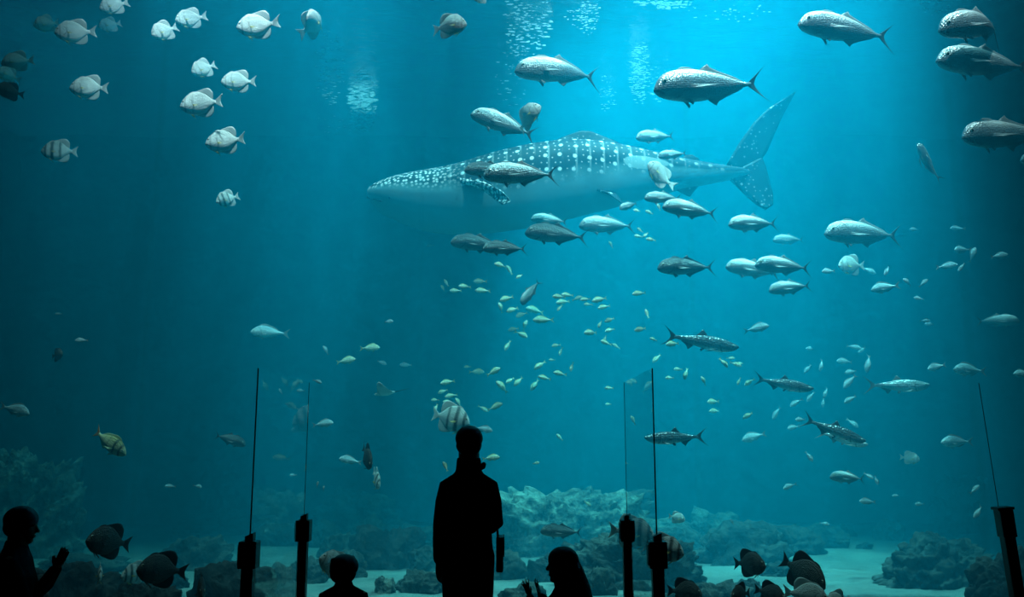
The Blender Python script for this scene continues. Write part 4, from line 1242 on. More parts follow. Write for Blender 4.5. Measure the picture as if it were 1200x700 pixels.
RK = [
    # far reef
    ('reef_cliff', 'tall pale reef cliff rising at the dark end behind the clapping child', 34, 640, 180, 128, .45, 1, ROCK_PALE, .14, .6, 17.2),
    ('rock', 'low dark rock shelf at the foot of the reef cliff', 112, 655, 120, 22, .5, 2, ROCK, .1, 0, 15.4),
    ('rock', 'hazy reef mound far across the sand past the first glass fin\'s far post', 418, 622, 130, 52, .5, 3, ROCK_PALE, .1, .3, 21.6),
    ('rock', 'dim far rock ridge between the reef cliff and the first glass fin', 272, 626, 130, 28, .5, 21, ROCK, 0, 0, 21.5),
    ('rock', 'flat rock cluster on sand in the gap between the black spadefish and the near post', 240, 668, 84, 42, .6, 4, ROCK, .1, .2, None),
    ('rock', 'small rock just above the flat rock cluster on the sand', 224, 642, 36, 14, .6, 5, ROCK, 0, 0, 19.6),
    ('rock', 'bumpy rock on far sand just past the far post of the first glass fin', 384, 648, 50, 30, .5, 6, ROCK, 0, 0, 18.9),
    ('rock', 'rounded rock on far sand above the small child\'s head', 434, 650, 56, 34, .5, 7, ROCK, 0, 0, 19.3),
    ('rock', 'large crusted rock between the small child and the tall person', 458, 674, 92, 48, .7, 8, ROCK, .08, .2, 15.9),
    ('rock', 'crusted ledge behind the large rock, against the tall person\'s elbow', 498, 648, 60, 28, .5, 9, ROCK, .1, .2, 18.6),
    ('rock', 'low rock on sand by the tall person\'s hand', 496, 694, 66, 24, .7, 10, ROCK, 0, 0, 13.4),
    ('rock', 'small rock beside the small child\'s shoulder', 455, 696, 30, 20, .7, 11, ROCK_PALE, 0, 0, 13.2),
    # shade-darkened rocks at the glass, cliff end
    ('boulder', 'black boulder under the tallest black spadefish', 100, 740, 126, 70, .6, 12, ROCK_SHADED, .1, .4, 11.2),
    ('boulder', 'black rounded boulder under the black spadefish cluster', 180, 742, 100, 58, .6, 13, ROCK_SHADED, 0, 0, 10.8),
    ('boulder', 'black boulder with sloping top behind the near post of the first glass fin', 284, 738, 112, 66, .6, 14, ROCK_SHADED, .06, .3, 11.4),
    ('boulder', 'speckled boulder between the two posts of the first glass fin', 338, 704, 60, 40, .7, 15, ROCK, .05, 0, 12.9),
    # mid mound
    ('reef_mound', 'bright rubble-covered reef mound above the long-haired child', 652, 668, 240, 78, .45, 16, ROCK_PALE, .16, .12, 17.6),
    ('rock', 'dark round rock between the tall person and the long-haired child', 590, 684, 66, 34, .7, 17, ROCK, 0, 0, 14.6),
    ('reef_mound', 'shadowed crusted reef mound behind both posts of the second glass fin', 742, 700, 210, 66, .35, 18, ROCK, .12, .1, 13.6),
    ('rock', 'pale hazy rock hump past the near post of the second glass fin', 835, 632, 84, 38, .6, 19, ROCK_PALE, 0, 0, 20.2),
    ('rock', 'long layered dark rock behind the dark striped spadefish', 862, 672, 130, 46, .5, 20, ROCK, .16, .15, 16.6),
    ('rock', 'layered dark rock running along the sand towards the black tilted spadefish', 918, 666, 90, 34, .5, 22, ROCK, .12, .1, 17.6),
    ('rock', 'low lobed rock on the bright sand above the white spadefish', 962, 656, 62, 26, .6, 23, ROCK, .05, 0, 18.9),
    ('rock', 'tiny rock on the bright sand beside the big slab', 1004, 658, 24, 8, .7, 24, ROCK, 0, 0, 18.4),
    ('rock', 'small far rock on the bright sand', 978, 630, 34, 14, .6, 25, ROCK, 0, 0, 20.9),
    ('rock', 'crusted grey rock behind the big slab at the dark end', 1034, 642, 44, 26, .6, 26, ROCK_PALE, 0, 0, 19.8),
    ('rock', 'hazy rock on the sand seen through the first glass fin', 330, 645, 64, 26, .5, 31, ROCK, 0, 0, 19.0),
    ('rock', 'dark rock low behind the far post of the first glass fin', 366, 686, 54, 30, .5, 32, ROCK, 0, 0, 14.2),
    ('rock', 'dark rock directly behind the small child\'s head', 412, 684, 54, 32, .5, 33, ROCK, 0, 0, 14.6),
    ('rock', 'low long rock far across the sand above the large crusted rock', 452, 630, 90, 16, .5, 34, ROCK, .1, 0, 20.3),
    ('rock', 'crusted hump at the tall person\'s pouch', 604, 652, 84, 38, .5, 35, ROCK_PALE, .1, .1, 19.6),
    ('rock', 'dark rock at the bottom edge just before the long-haired child\'s hands', 612, 708, 60, 26, .5, 36, ROCK, 0, 0, 12.4),
    ('rock', 'dark rubble block beside the long-haired child\'s hair', 694, 700, 56, 34, .6, 37, ROCK, .05, 0, 12.9),
    ('rock', 'pale rubble ledge above both posts of the second glass fin', 756, 636, 116, 32, .5, 38, ROCK_PALE, .12, .1, 19.4),
    ('rock', 'flat rubble bank at the bottom edge beside the second glass fin\'s near post', 828, 712, 120, 34, .5, 39, ROCK, .08, .1, 11.9),
    ('rock', 'low dark rock between the long layered rock and the big slab, on sand', 905, 690, 50, 16, .6, 40, ROCK, 0, 0, 14.9),
    ('rock', 'small stone on the dim sand by the clapping child\'s hands', 84, 676, 34, 12, .6, 41, ROCK, 0, 0, 14.0),
    ('rock', 'dim boulder between the black spadefish cluster and the flat rock cluster', 205, 690, 60, 24, .6, 42, ROCK_SHADED, 0, 0, 13.6),
    ('rock', 'rough rock on the sand between the small child and the first glass fin\'s far post', 404, 664, 56, 28, .5, 43, ROCK, .05, 0, 17.2),
    ('rock', 'dark rock between the second glass fin\'s near post and the long layered rock', 794, 664, 78, 32, .4, 44, ROCK, .1, .1, 18.0),
    ('rock', 'dark rock under the dark striped spadefish', 866, 694, 62, 28, .5, 45, ROCK, .06, 0, 12.5),
    ('rock', 'dark rock before the bright mound, beyond the long-haired child\'s head', 646, 690, 64, 34, .6, 46, ROCK, .05, 0, 14.2),
    ('rock', 'craggy rock showing between the tall person and the large crusted rock', 506, 672, 56, 30, .5, 47, ROCK, .05, 0, 15.4),
    ('slab_rock', 'big dark slanting slab rock with pale ridges at the dark end', 1086, 692, 164, 60, .5, 27, ROCK, .28, .4, 14.0),
    ('slab_rock', 'dark slab lowest at the dark end beside the lone post', 1168, 742, 130, 72, .5, 28, ROCK_SHADED, .12, .3, 12.0),
    ('reef_cliff', 'dark blocky ledge against the far wall at the dark end', 1130, 636, 112, 66, .4, 29, ROCK, .1, 0, 21.8),
]
for nm, lab, px, py, w, h, dk, seed, mt, st, tl, Y in RK:
    rock(nm, lab, px, py, w, h, dk, seed, mt, st, tl, Y, cat='rock', group='reef rocks on the tank floor', rub=0.13 if 'mound' in nm or 'cliff' in nm else 0.06, sub=6 if 'mound' in nm or 'cliff' in nm or 'slab' in nm else 5)

# ------------------------------------------------------------------ viewing hall
WALLM = principled('black_hall_paint', (0.012, 0.013, 0.015), 0.9, spec=0.1)
FLOORM = principled('dark_hall_carpet', (0.015, 0.015, 0.018), 0.95, spec=0.05, bump=(60, 0.3, 0.01))
WY = 8.6
HX, HB, HC = 9.0, -4.0, 8.6


def setting(name, lo, hi, mat):
    bm = bmesh.new()
    box(bm, lo, hi)
    return tag(bm_obj(name, bm, mat, smooth=False), kind='structure')


setting('floor', (-HX, HB, -0.2), (HX, WY, 0), FLOORM)
setting('ceiling', (-HX, HB, HC), (HX, WY, HC + 0.2), WALLM)
setting('wall_left', (-HX - 0.2, HB, -0.2), (-HX, WY, HC), WALLM)
setting('wall_right', (HX, HB, -0.2), (HX + 0.2, WY, HC), WALLM)
setting('wall_back', (-HX - 0.2, HB - 0.2, -0.2), (HX + 0.2, HB, HC + 0.2), WALLM)
WLO, WHI, WXH = 0.02, 7.9, 8.4
setting('wall_front_sill', (-16, WY, -1.2), (16, WY + 0.24, WLO), WALLM)
setting('wall_front_lintel', (-16, WY, WHI), (16, WY + 0.24, 11.2), WALLM)
setting('wall_front_left', (-16, WY, WLO), (-WXH, WY + 0.24, WHI), WALLM)
setting('wall_front_right', (WXH, WY, WLO), (16, WY + 0.24, WHI), WALLM)
PANE = glass_mat('thick_clear_acrylic', (0.97, 0.99, 0.99), 1.2)
JOINT, nt, out = new_mat('milky_acrylic_joint')
t = N(nt, 'ShaderNodeBsdfTransparent')
t.inputs[0].default_value = (0.97, 1, 1, 1)
d = N(nt, 'ShaderNodeBsdfTranslucent')
d.inputs[0].default_value = (0.55, 0.65, 0.66, 1)
mx = N(nt, 'ShaderNodeMixShader', inp={0: 0.02})
nt.links.new(t.outputs[0], mx.inputs[1])
nt.links.new(d.outputs[0], mx.inputs[2])
nt.links.new(mx.outputs[0], out.inputs[0])
seams = [-6.59, -3.77, -0.95, 1.87, 4.70, 7.52]
edges = [-WXH] + seams + [WXH]
for i in range(len(edges) - 1):
    a, b = edges[i] + (0.016 if i else 0), edges[i + 1] - (0.016 if i < len(edges) - 2 else 0)
    bm = bmesh.new()
    box(bm, (a, WY + 0.04, WLO), (b, WY + 0.20, WHI))
    bm.normal_update()
    bmesh.ops.delete(bm, geom=[f for f in bm.faces if abs(f.normal.x) > 0.5], context='FACES')
    tag(bm_obj('window_%d' % (i + 1), bm, PANE, smooth=False), kind='structure')
for i, x in enumerate(seams):
    setting('trim_%d' % (i + 1), (x - 0.016, WY + 0.05, WLO), (x + 0.016, WY + 0.19, WHI), JOINT)

# ------------------------------------------------------------------ glass fins on posts
METAL = principled('black_powder_coated_steel', (0.012, 0.012, 0.013), 0.45, metal=0.0)
EDGE = principled('dark_glass_edge', (0.010, 0.02, 0.022), 0.3)
GLASS = glass_mat('clear_barrier_glass', (0.96, 0.99, 0.99), 1.2)


def post(parent, x, y, top, lean=0.0, w=0.082):
    p = empty('post', (x, y, 0))
    p.parent = parent
    bm = bmesh.new()
    box(bm, (-w / 2, -w / 2, 0.012), (w / 2, w / 2, top - 0.10), 0.008)
    o = bm_obj('post_tube', bm, METAL, p, False)
    bm = bmesh.new()
    box(bm, (-0.062, -0.058, top - 0.225), (0.062, 0.058, top - 0.045), 0.007)
    box(bm, (-0.070, -0.040, top - 0.205), (-0.062, 0.040, top - 0.065), 0.003)
    bm_obj('clamp', bm, METAL, p, False)
    bm = bmesh.new()                                   # wedge-topped cap
    z0, z1, z2 = top - 0.045, top - 0.012, top + 0.012
    vs = [bm.verts.new(c) for c in [(-.026, -.03, z0), (.030, -.03, z0), (.030, .03, z0), (-.026, .03, z0), (-.026, -.03, z1), (.030, -.03, z2), (.030, .03, z2), (-.026, .03, z1)]]
    for f in [(3, 2, 1, 0), (4, 5, 6, 7), (0, 1, 5, 4), (1, 2, 6, 5), (2, 3, 7, 6), (3, 0, 4, 7)]:
        bm.faces.new([vs[i] for i in f])
    bm_obj('cap', bm, METAL, p, False)
    bm = bmesh.new()
    box(bm, (-0.075, -0.075, 0), (0.075, 0.075, 0.012), 0.003)
    bm_obj('foot_plate', bm, METAL, p, False)
    p.rotation_euler = (0, lean, 0)
    return p


def barrier(label, x, y0, y1, ztop):
    r = empty('glass_fin_barrier', (x, (y0 + y1) / 2, 0))
    tag(r, label, 'barrier', 'glass fin barriers')
    dy = (y1 - y0) / 2
    post(r, 0, -dy, 1.0)
    post(r, 0, dy, 1.0)
    bm = bmesh.new()
    box(bm, (-0.004, -dy + 0.008, 0.12), (0.004, dy - 0.004, ztop))
    bm_obj('glass_pane', bm, GLASS, r, False)
    bm = bmesh.new()
    box(bm, (-0.005, -dy + 0.001, 0.99), (0.005, -dy + 0.007, ztop), 0.001)
    bm_obj('near_edge_strip', bm, EDGE, r, False)
    bm = bmesh.new()
    box(bm, (-0.0035, dy - 0.003, 0.99), (0.0035, dy + 0.001, ztop), 0.0008)
    bm_obj('far_edge_strip', bm, EDGE, r, False)
    return r


barrier('tall glass fin on two black posts between the black spadefish and the small child', -1.815, 6.1, 7.66, 2.152)
barrier('tall glass fin on two black posts beside the long-haired child', 1.003, 6.1, 7.66, 2.152)
pr = empty('barrier_post', at(1192, 690, 7.6) * 1)
pr.location = (at(1183, 600, 7.6).x + 0.02, 7.6, 0)
tag(pr, 'lone black leaning post with flat clamp in front of the dark slab rocks', 'barrier')
bm = bmesh.new()
box(bm, (-0.048, -0.048, 0.012), (0.048, 0.048, 0.98), 0.01)
bm_obj('post_tube', bm, METAL, pr, False)
bm = bmesh.new()
box(bm, (-0.060, -0.055, 0.82), (0.060, 0.055, 1.05), 0.008)
bm_obj('clamp', bm, METAL, pr, False)
bm = bmesh.new()
box(bm, (-0.076, -0.06, 1.05), (0.070, 0.06, 1.075), 0.005)
bm_obj('cap', bm, METAL, pr, False)
bm = bmesh.new()
box(bm, (-0.040, -0.003, 1.07), (-0.035, 0.003, 2.15), 0.0008)
bm_obj('edge_strip', bm, EDGE, pr, False)
bm = bmesh.new()
box(bm, (-0.08, -0.08, 0), (0.08, 0.08, 0.012), 0.003)
bm_obj('foot_plate', bm, METAL, pr, False)
pr.rotation_euler = (0, R(-4), 0)

# ------------------------------------------------------------------ people
SKINM = principled('skin', (0.42, 0.27, 0.20), 0.55, spec=0.3)
HAIRM = principled('dark_hair', (0.018, 0.014, 0.012), 0.6)
CLOTH = [principled('dark_jacket_cloth', (0.030, 0.032, 0.030), 0.9, spec=0.1, bump=(30, .3, .01)),
         principled('dark_trouser_cloth', (0.018, 0.019, 0.022), 0.9, spec=0.1, bump=(40, .3, .01)),
         principled('dark_sweater_knit', (0.025, 0.024, 0.026), 0.95, spec=0.05, bump=(50, .4, .01)),
         principled('dark_leather', (0.015, 0.014, 0.013), 0.5)]


def hand(bm, wrist, d, thumb, s, curl=0.25, spread=0.10, nrm=None):
    """palm, four unequal fingers and a thumb; d = direction of the fingers, thumb = side the thumb is on, s = hand length"""
    d = d.normalized()
    thumb = (thumb - d * thumb.dot(d)).normalized()
    n = d.cross(thumb).normalized() if nrm is None else nrm.normalized()      # palm faces n
    pl = s * 0.52
    tube(bm, [wrist - d * 0.10 * s, wrist + d * 0.06 * s, wrist + d * pl * .55, wrist + d * pl * .95], [(.13 * s, .12 * s), (.16 * s, .10 * s), (.215 * s, .085 * s), (.21 * s, .075 * s)], 12, side=thumb)
    for k, (o, ln) in enumerate([(.155, .42), (.055, .48), (-.050, .45), (-.150, .35)]):
        base = wrist + d * (pl * .88) + thumb * (o * s)
        dd = (d + thumb * (spread * (1.5 - k))).normalized()
        a = curl * (0.7 + 0.15 * k)
        p, pts = base, [base]
        for seg, f in enumerate((.45, .30, .25)):
            ang = a * (seg + 0.6)
            p = p + (dd * math.cos(ang) + n * math.sin(ang)) * (ln * s * f)
            pts.append(p)
        tube(bm, pts, [.052 * s, .048 * s, .043 * s, .036 * s], 8)
    b = wrist + d * (pl * .22) + thumb * (.15 * s)
    t1 = b + (d * .75 + thumb * .62 + n * .25).normalized() * (.22 * s)
    t2 = t1 + (d * .9 + thumb * .30 + n * .30).normalized() * (.17 * s)
    tube(bm, [b, t1, t2], [.070 * s, .055 * s, .042 * s], 8)


def person(label, loc, heading, H, hs, arms, hair='short', head_turn=0.0, head_nod=0.0, shrug=0.0, shoulder=0.108, wide=1.0, voxel=0.007, jacket=False, cuff=0.93, outfit=(2, 1)):
    """standing figure facing local +y; arms = ((elbow, wrist, hand dir, thumb dir, curl, spread) for -x side, +x side) in units of H"""
    V = lambda x, y, z: Vector((x, y, z)) * H
    r = empty('person', loc, (0, 0, heading))
    tag(r, label, 'person', 'visitors at the window')
    hh = hs * H
    chin = 1 - hs
    sh_z = chin - (0.050 if hs < .15 else 0.020) + shrug
    hip_z = 0.50 if hs < .15 else 0.46
    hc = Vector((0, 0.012 * H, H - hh * 0.5))
    HR = Matrix.Rotation(head_turn, 3, 'Z') @ Matrix.Rotation(-head_nod, 3, 'X')
    hp = lambda x, y, z: hc + HR @ Vector((x * hh, y * hh, z * hh))
    bm = bmesh.new()
    # head
    ellipsoid(bm, hp(0, -.04, .13), (.335 * hh, .41 * hh, .37 * hh), 24, HR.to_euler())
    ellipsoid(bm, hp(0, .10, -.14), (.27 * hh, .28 * hh, .30 * hh), 20, HR.to_euler())
    ellipsoid(bm, hp(0, .22, -.40), (.14 * hh, .13 * hh, .10 * hh), 14, HR.to_euler())
    tube(bm, [hp(0, .34, .04), hp(0, .415, -.08), hp(0, .44, -.13)], [.035 * hh, .05 * hh, .055 * hh], 10)      # nose
    ellipsoid(bm, hp(0, .350, -.255), (.11 * hh, .045 * hh, .03 * hh), 12, HR.to_euler())                        # lips
    ellipsoid(bm, hp(0, .345, -.295), (.095 * hh, .045 * hh, .028 * hh), 12, HR.to_euler())
    ellipsoid(bm, hp(0, .30, .09), (.22 * hh, .07 * hh, .045 * hh), 12, HR.to_euler())                           # brow
    for s in (-1, 1):
        ellipsoid(bm, hp(s * .345, -.02, -.03), (.035 * hh, .075 * hh, .12 * hh), 12, HR.to_euler())            # ears
    # neck and trunk
    nr = .042 * H * (1.1 if hs > .15 else 1)
    tube(bm, [V(0, -.012, sh_z - .03), V(0, -.006, chin - .005), hp(0, -.02, -.22)], [nr * 1.25, nr, nr], 16)
    sw = shoulder
    tube(bm, [V(0, 0, hip_z - .03), V(0, 0, hip_z + .04), V(0, .004, hip_z + .12), V(0, .004, sh_z - .12), V(0, -.004, sh_z - .045), V(0, -.006, sh_z - .018), V(0, -.008, sh_z + .008)],
         [(.075 * H * wide, .060 * H), (.094 * H * wide, .066 * H), (.082 * H * wide, .058 * H), (.098 * H * wide, .066 * H), (sw * .97 * H, .058 * H), (sw * .74 * H, .050 * H), (.048 * H, .042 * H)], 20)
    segs = []
    for s, arm in zip((-1, 1), arms):
        el, wr, hd, th, curl, spread = arm
        S0 = V(s * (sw - .012), -.006, sh_z - .050)
        E, W = V(*el), V(*wr)
        segs.append((S0, E, W))
        tube(bm, [S0, S0.lerp(E, .4), E, E.lerp(W, .35), W], [.030 * H, .029 * H, .023 * H, .024 * H, .0155 * H], 14)
        hand(bm, W, Vector(hd), Vector(th), .105 * H if hs < .15 else .098 * H, curl, spread)
    for s in (-1, 1):
        hx = s * .048 * wide
        tube(bm, [V(hx, 0, hip_z), V(hx, .004, hip_z * .75), V(hx * 1.02, .006, .275), V(hx * 1.02, -.008, .19), V(hx * 1.02, -.006, .042)],
             [.052 * H, .047 * H, .034 * H, .034 * H, .022 * H], 16)
        tube(bm, [V(hx * 1.05, -.022, .024), V(hx * 1.1, .03, .020), V(hx * 1.15, .085, .012)], [(.022 * H, .022 * H), (.024 * H, .018 * H), (.022 * H, .012 * H)], 12)
    remesh(bm_obj('body', bm, SKINM, r), voxel, 3)
    for s in (-1, 1):
        bm = bmesh.new()
        ellipsoid(bm, hp(s * .135, .318, .02), (.050 * hh, .035 * hh, .030 * hh), 12, HR.to_euler())
        bm_obj('eye', bm, M['eye'], r)
    # trousers
    bm = bmesh.new()
    tube(bm, [V(0, 0, hip_z + .06), V(0, 0, hip_z + .03), V(0, 0, hip_z - .01)], [(.098 * H * wide, .072 * H), (.100 * H * wide, .074 * H), (.092 * H * wide, .070 * H)], 20)
    for s in (-1, 1):
        hx = s * .049 * wide
        tube(bm, [V(hx, 0, hip_z), V(hx, .002, hip_z * .75), V(hx * 1.04, .002, .27), V(hx * 1.06, -.006, .15), V(hx * 1.06, -.004, .048)],
             [.058 * H, .054 * H, .046 * H, .044 * H, .042 * H], 18)
    remesh(bm_obj('trousers', bm, CLOTH[outfit[1]], r), voxel * 1.2, 3)
    # jacket or sweater
    bm = bmesh.new()
    lo = hip_z - .055 if jacket else hip_z - .005
    g = 1.05 if jacket else 1.05
    tube(bm, [V(0, 0, lo), V(0, 0, lo + .03), V(0, .002, hip_z + .10), V(0, .002, sh_z - .12), V(0, -.004, sh_z - .052), V(0, -.006, sh_z - .020), V(0, -.008, sh_z + .012)],
         [(.098 * H * wide * g, .076 * H * g), (.101 * H * wide * g, .078 * H * g), (.092 * H * wide * g, .070 * H * g), (.104 * H * wide * g, .074 * H * g), (sw * H * 1.06, .064 * H * g), (sw * .74 * H, .056 * H), (.052 * H, .048 * H)], 24, caps=True)
    for (S0, E, W) in segs:
        Wc = E.lerp(W, cuff)
        k = 1.05 if jacket else 1.08
        s = 1 if S0.x > 0 else -1
        tube(bm, [V(s * sw * .45, -.006, sh_z - .022), S0, S0.lerp(E, .4), E, E.lerp(Wc, .5), Wc], [.028 * H, .033 * H, .034 * H * k, .029 * H * k, .027 * H * k, .022 * H * k], 16)
    if jacket:
        tube(bm, [V(0, -.010, sh_z - .012), V(0, -.008, sh_z + .012), V(0, -.006, chin + .012)], [(.060 * H, .056 * H), (.052 * H, .050 * H), (.047 * H, .046 * H)], 20, caps=False)
        tube(bm, [V(-.09 * wide, .0, lo + .115), V(-.06, -.074, lo + .115), V(0, -.084, lo + .115), V(.06, -.074, lo + .115), V(.09 * wide, .0, lo + .115)], [.008 * H] * 5, 8)   # waist fold
    else:
        tube(bm, [V(0, -.010, sh_z - .012), V(0, -.008, sh_z + .010)], [(.062 * H, .052 * H), (.050 * H, .046 * H)], 20)
    remesh(bm_obj('jacket' if jacket else 'sweater', bm, CLOTH[outfit[0]], r), voxel, 3)
    # shoes
    for s in (-1, 1):
        hx = s * .049 * wide
        bm = bmesh.new()
        tube(bm, [V(hx * 1.05, -.030, .030), V(hx * 1.08, .0, .030), V(hx * 1.12, .05, .024), V(hx * 1.16, .088, .018)], [(.026 * H, .030 * H), (.030 * H, .030 * H), (.031 * H, .024 * H), (.026 * H, .016 * H)], 14)
        for v in bm.verts:
            v.co.z = max(v.co.z, 0.0)
        bm_obj('shoe', bm, CLOTH[3], r)
    # hair
    bm = bmesh.new()
    if hair == 'short':
        ellipsoid(bm, hp(0, -.075, .160), (.415 * hh, .46 * hh, .385 * hh), 24, HR.to_euler())
        ellipsoid(bm, hp(0, -.19, -.05), (.385 * hh, .31 * hh, .30 * hh), 20, HR.to_euler())
    elif hair == 'mop':
        ellipsoid(bm, hp(0, -.06, .17), (.45 * hh, .47 * hh, .38 * hh), 24, HR.to_euler())
        ellipsoid(bm, hp(0, -.20, -.05), (.40 * hh, .32 * hh, .30 * hh), 20, HR.to_euler())
        ellipsoid(bm, hp(-.30, -.05, .04), (.16 * hh, .22 * hh, .20 * hh), 14, HR.to_euler())
        for k in range(9):
            a = rng.uniform(0, 2 * PI)
            ellipsoid(bm, hp(.33 * math.cos(a), -.08 + .30 * math.sin(a), .34 + rng.uniform(-.08, .06)), (.10 * hh, .12 * hh, .09 * hh), 10)
    else:
        ellipsoid(bm, hp(0, -.06, .16), (.38 * hh, .45 * hh, .37 * hh), 24, HR.to_euler())
        tube(bm, [hp(0, -.12, .10), hp(0, -.30, -.25), hp(0, -.46, -.65), hp(0, -.58, -1.05), hp(0, -.60, -1.45)],
             [(.38 * hh, .36 * hh), (.44 * hh, .36 * hh), (.50 * hh, .34 * hh), (.52 * hh, .30 * hh), (.40 * hh, .20 * hh)], 22)
        for s in (-1, 1):
            tube(bm, [hp(s * .30, .02, .15), hp(s * .345, -.02, -.25), hp(s * .36, -.10, -.70)], [(.07 * hh, .15 * hh), (.08 * hh, .17 * hh), (.07 * hh, .14 * hh)], 12)
    remesh(bm_obj('hair', bm, HAIRM, r), voxel * .9, 2)
    return r


def shadow_hand_side(s):
    return (s * .135, .0, .0)


# the tall person, seen from behind, arms hanging
mx_, my_ = at(549, 600, 6.0).x, 6.0
man = person('tall person in dark collared jacket standing with back to the hall, arms hanging', (mx_, my_, 0), 0.0, 1.735, .134,
             (((-.108, -.012, .625), (-.116, .020, .478), (0.05, .10, -1), (.5, .8, 0), .40, .05),
              ((.108, -.012, .625), (.062, .115, .585), (-.6, .8, .1), (-.2, .3, 1), .50, .03)), hair='short', jacket=True, shoulder=.098, wide=.95, outfit=(0, 1), voxel=.0065)
bm = bmesh.new()                                          # knotted scarf end standing off the collar
tube(bm, [Vector((.060, -.03, 1.445)), Vector((.088, -.035, 1.462)), Vector((.105, -.035, 1.480))], [.022, .020, .016], 10)
ellipsoid(bm, (.100, -.035, 1.470), (.020, .016, .024), 10)
bm_obj('collar_toggle', bm, CLOTH[0], man)
pouch = empty('hip_pouch', (mx_ + .213, my_ - .01, .775))
tag(pouch, 'flat dark pouch hanging at the tall person\'s hip', 'bag')
bm = bmesh.new()
box(bm, (-.022, -.075, -.005), (.026, .075, .225), .012)
bm_obj('body', bm, CLOTH[3], pouch, False)
bm = bmesh.new()
box(bm, (.020, -.070, .095), (.034, .070, .228), .005)
bm_obj('flap', bm, CLOTH[3], pouch, False)
bm = bmesh.new()
tube(bm, [(-.01, -.03, .22), (-.012, -.03, .24), (-.014, -.02, .262)], [.008, .008, .008], 8)
bm_obj('belt_loop', bm, CLOTH[3], pouch)

p = at(404, 650, 5.0)
person('small child with tousled hair standing between the first glass fin and the tall person', (p.x, 5.0, 0), R(6), 1.000, .180,
       (((-.140, .02, .57), (-.105, .10, .47), (.3, .8, .2), (.2, .1, 1), .3, .1), ((.140, .02, .57), (.105, .10, .47), (-.3, .8, .2), (-.2, .1, 1), .3, .1)),
       hair='mop', head_turn=R(-8), shrug=.03, shoulder=.118, wide=1.05, voxel=.0048, outfit=(2, 1))
p = at(20, 650, 5.0)
person('child in profile clapping hands together before the reef cliff', (p.x, 5.0, 0), R(-72), 1.265, .158,
       (((-.105, .08, .58), (.004 - .022, .165, .735), (.12, .42, 1), (0, -1, .2), .15, .06), ((.110, .08, .58), (.030, .165, .735), (-.12, .42, 1), (0, -1, .2), .15, .06)),
       hair='short', head_turn=R(-10), head_nod=R(4), shoulder=.112, wide=1.1, voxel=.0052, outfit=(2, 1))
p = at(660, 650, 5.0)
person('child with long loose hair and raised spread fingers beside the second glass fin', (p.x, 5.0, 0), R(52), 1.045, .19,
       (((-.125, .10, .62), (-.045, .195, .735), (-.1, .35, 1), (.9, -.2, .2), .12, .26), ((.120, .08, .60), (.045, .190, .725), (0, .4, 1), (-.9, -.2, .2), .12, .26)),
       hair='long', head_turn=R(12), shoulder=.114, wide=1.0, voxel=.0048, outfit=(2, 1), cuff=.9)

# ------------------------------------------------------------------ light: lamps above the water, some added unseen as fill
def spot(name, loc, target, watts, col, angle, blend=1.0, radius=0.25, gobo=0.0, gscale=60.0):
    ld = bpy.data.lights.new(name, 'SPOT')
    ld.energy = watts
    ld.color = col
    ld.spot_size = R(angle)
    ld.spot_blend = blend
    ld.shadow_soft_size = radius
    o = bpy.data.objects.new(name, ld)
    COL.objects.link(o)
    o.location = loc
    o.rotation_euler = (Vector(target) - Vector(loc)).to_track_quat('-Z', 'Y').to_euler()
    if gobo:
        ld.use_nodes = True
        nt = ld.node_tree
        nt.nodes.clear()
        out = nt.nodes.new('ShaderNodeOutputLight')
        em = N(nt, 'ShaderNodeEmission', inp={'Strength': 1.0})
        tc = N(nt, 'ShaderNodeTexCoord')
        nz = N(nt, 'ShaderNodeTexNoise', inp={'Scale': gscale * .5, 'Detail': 2.0})
        nt.links.new(tc.outputs['Normal'], nz.inputs['Vector'])
        mv = N(nt, 'ShaderNodeMix', data_type='VECTOR', inp={0: 0.02})
        nt.links.new(tc.outputs['Normal'], mv.inputs[4])
        nt.links.new(nz.outputs['Color'], mv.inputs[5])
        vo = N(nt, 'ShaderNodeTexVoronoi', feature='SMOOTH_F1', inp={'Scale': gscale, 'Smoothness': 0.3})
        nt.links.new(mv.outputs[1], vo.inputs['Vector'])
        c = ramp(nt, vo.outputs['Distance'], [(0.15, 1.0 - gobo), (0.45, 1.0), (0.75, 1.0 + 2.2 * gobo)])
        # ramp colours above one are kept as they are by the multiply below
        st = math_node(nt, 'ADD', math_node(nt, 'MULTIPLY', math_node(nt, 'POWER', vo.outputs['Distance'], 2.5), 9.0 * gobo), 1.0 - gobo)
        nt.links.new(st, em.inputs['Strength'])
        nt.links.new(em.outputs[0], out.inputs[0])
    return o


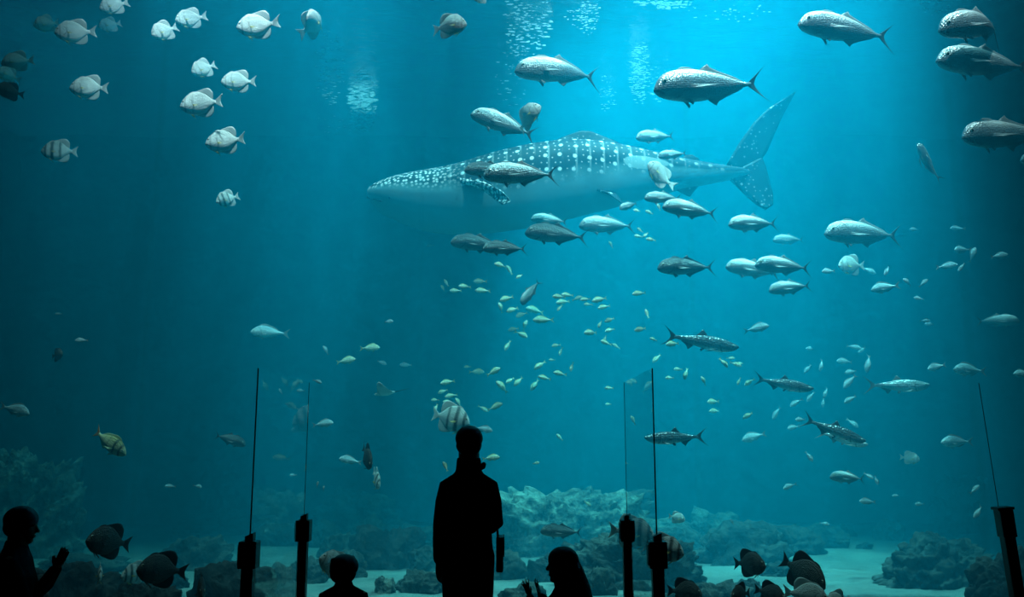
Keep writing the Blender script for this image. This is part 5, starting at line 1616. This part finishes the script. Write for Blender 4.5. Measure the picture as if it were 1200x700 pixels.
CLEAR = (0.50, 0.92, 1.0)
WARM = (0.86, 0.82, 0.86)
spot('tank_lamp_main', (5.5, 12.5, 24.0), (3.4, 15.5, 0), 130000, CLEAR, 31, 1.0, 0.4, .6, 70)
spot('tank_lamp_far', (2.8, 18.6, 24.0), (2.6, 18.6, 0), 60000, CLEAR, 31, 1.0, 0.4, .5, 70)  # unseen fill added to brighten the haze behind the shark
spot('tank_lamp_middle', (-0.6, 12.2, 24.0), (-2.3, 15.2, 0), 56000, CLEAR, 26, 1.0, 0.4, .6, 70)
spot('tank_lamp_ripple', (-3.7, 20.3, 15.5), (-3.7, 20.3, 0), 11000, CLEAR, 24, 1.0, 0.2)  # unseen narrow spot added to light the surface flecks
spot('tank_lamp_reef', (1.6, 16.6, 20.0), (1.3, 17.2, 0), 34000, CLEAR, 20, 1.0, 0.15, .95, 230)  # unseen patterned spot added to throw ripple light on the mound
spot('tank_lamp_cliff', (-9.0, 14.6, 20.0), (-9.6, 16.4, 0), 13000, CLEAR, 20, 1.0, 0.2, .9, 200)  # unseen patterned spot added to light the reef cliff
spot('tank_lamp_side', (-6.0, 12.0, 22.0), (-6.5, 13.5, 0), 4500, CLEAR, 36, 1.0, 0.4)
spot('window_lamp', (-3.6, 9.2, 14.5), (-3.8, 12.6, 4), 15000, WARM, 44, 1.0, 0.12, .55, 150)  # unseen fills added above the window to brighten the fish
spot('window_lamp', (2.3, 9.2, 15.0), (2.3, 12.6, 4), 14000, WARM, 54, 1.0, 0.12, .6, 150)
spot('window_lamp', (6.4, 9.2, 14.5), (6.0, 12.2, 4), 7000, WARM, 32, 1.0, 0.12, .6, 150)

w = bpy.data.worlds.new('world')
SC.world = w
w.use_nodes = True
bg = w.node_tree.nodes['Background']
bg.inputs[0].default_value = (0.25, 0.65, 0.9, 1)
bg.inputs[1].default_value = 0.03

SC.view_settings.view_transform = 'Standard'
SC.view_settings.look = 'None'
SC.view_settings.gamma = 1.0
SC.view_settings.exposure = 0.0
SC.view_settings.use_curve_mapping = False
cy = SC.cycles
cy.max_bounces = 6
cy.diffuse_bounces = 2
cy.glossy_bounces = 3
cy.transmission_bounces = 4
cy.volume_bounces = 0
cy.transparent_max_bounces = 32
cy.use_denoising = True
cy.sample_clamp_indirect = 4.0
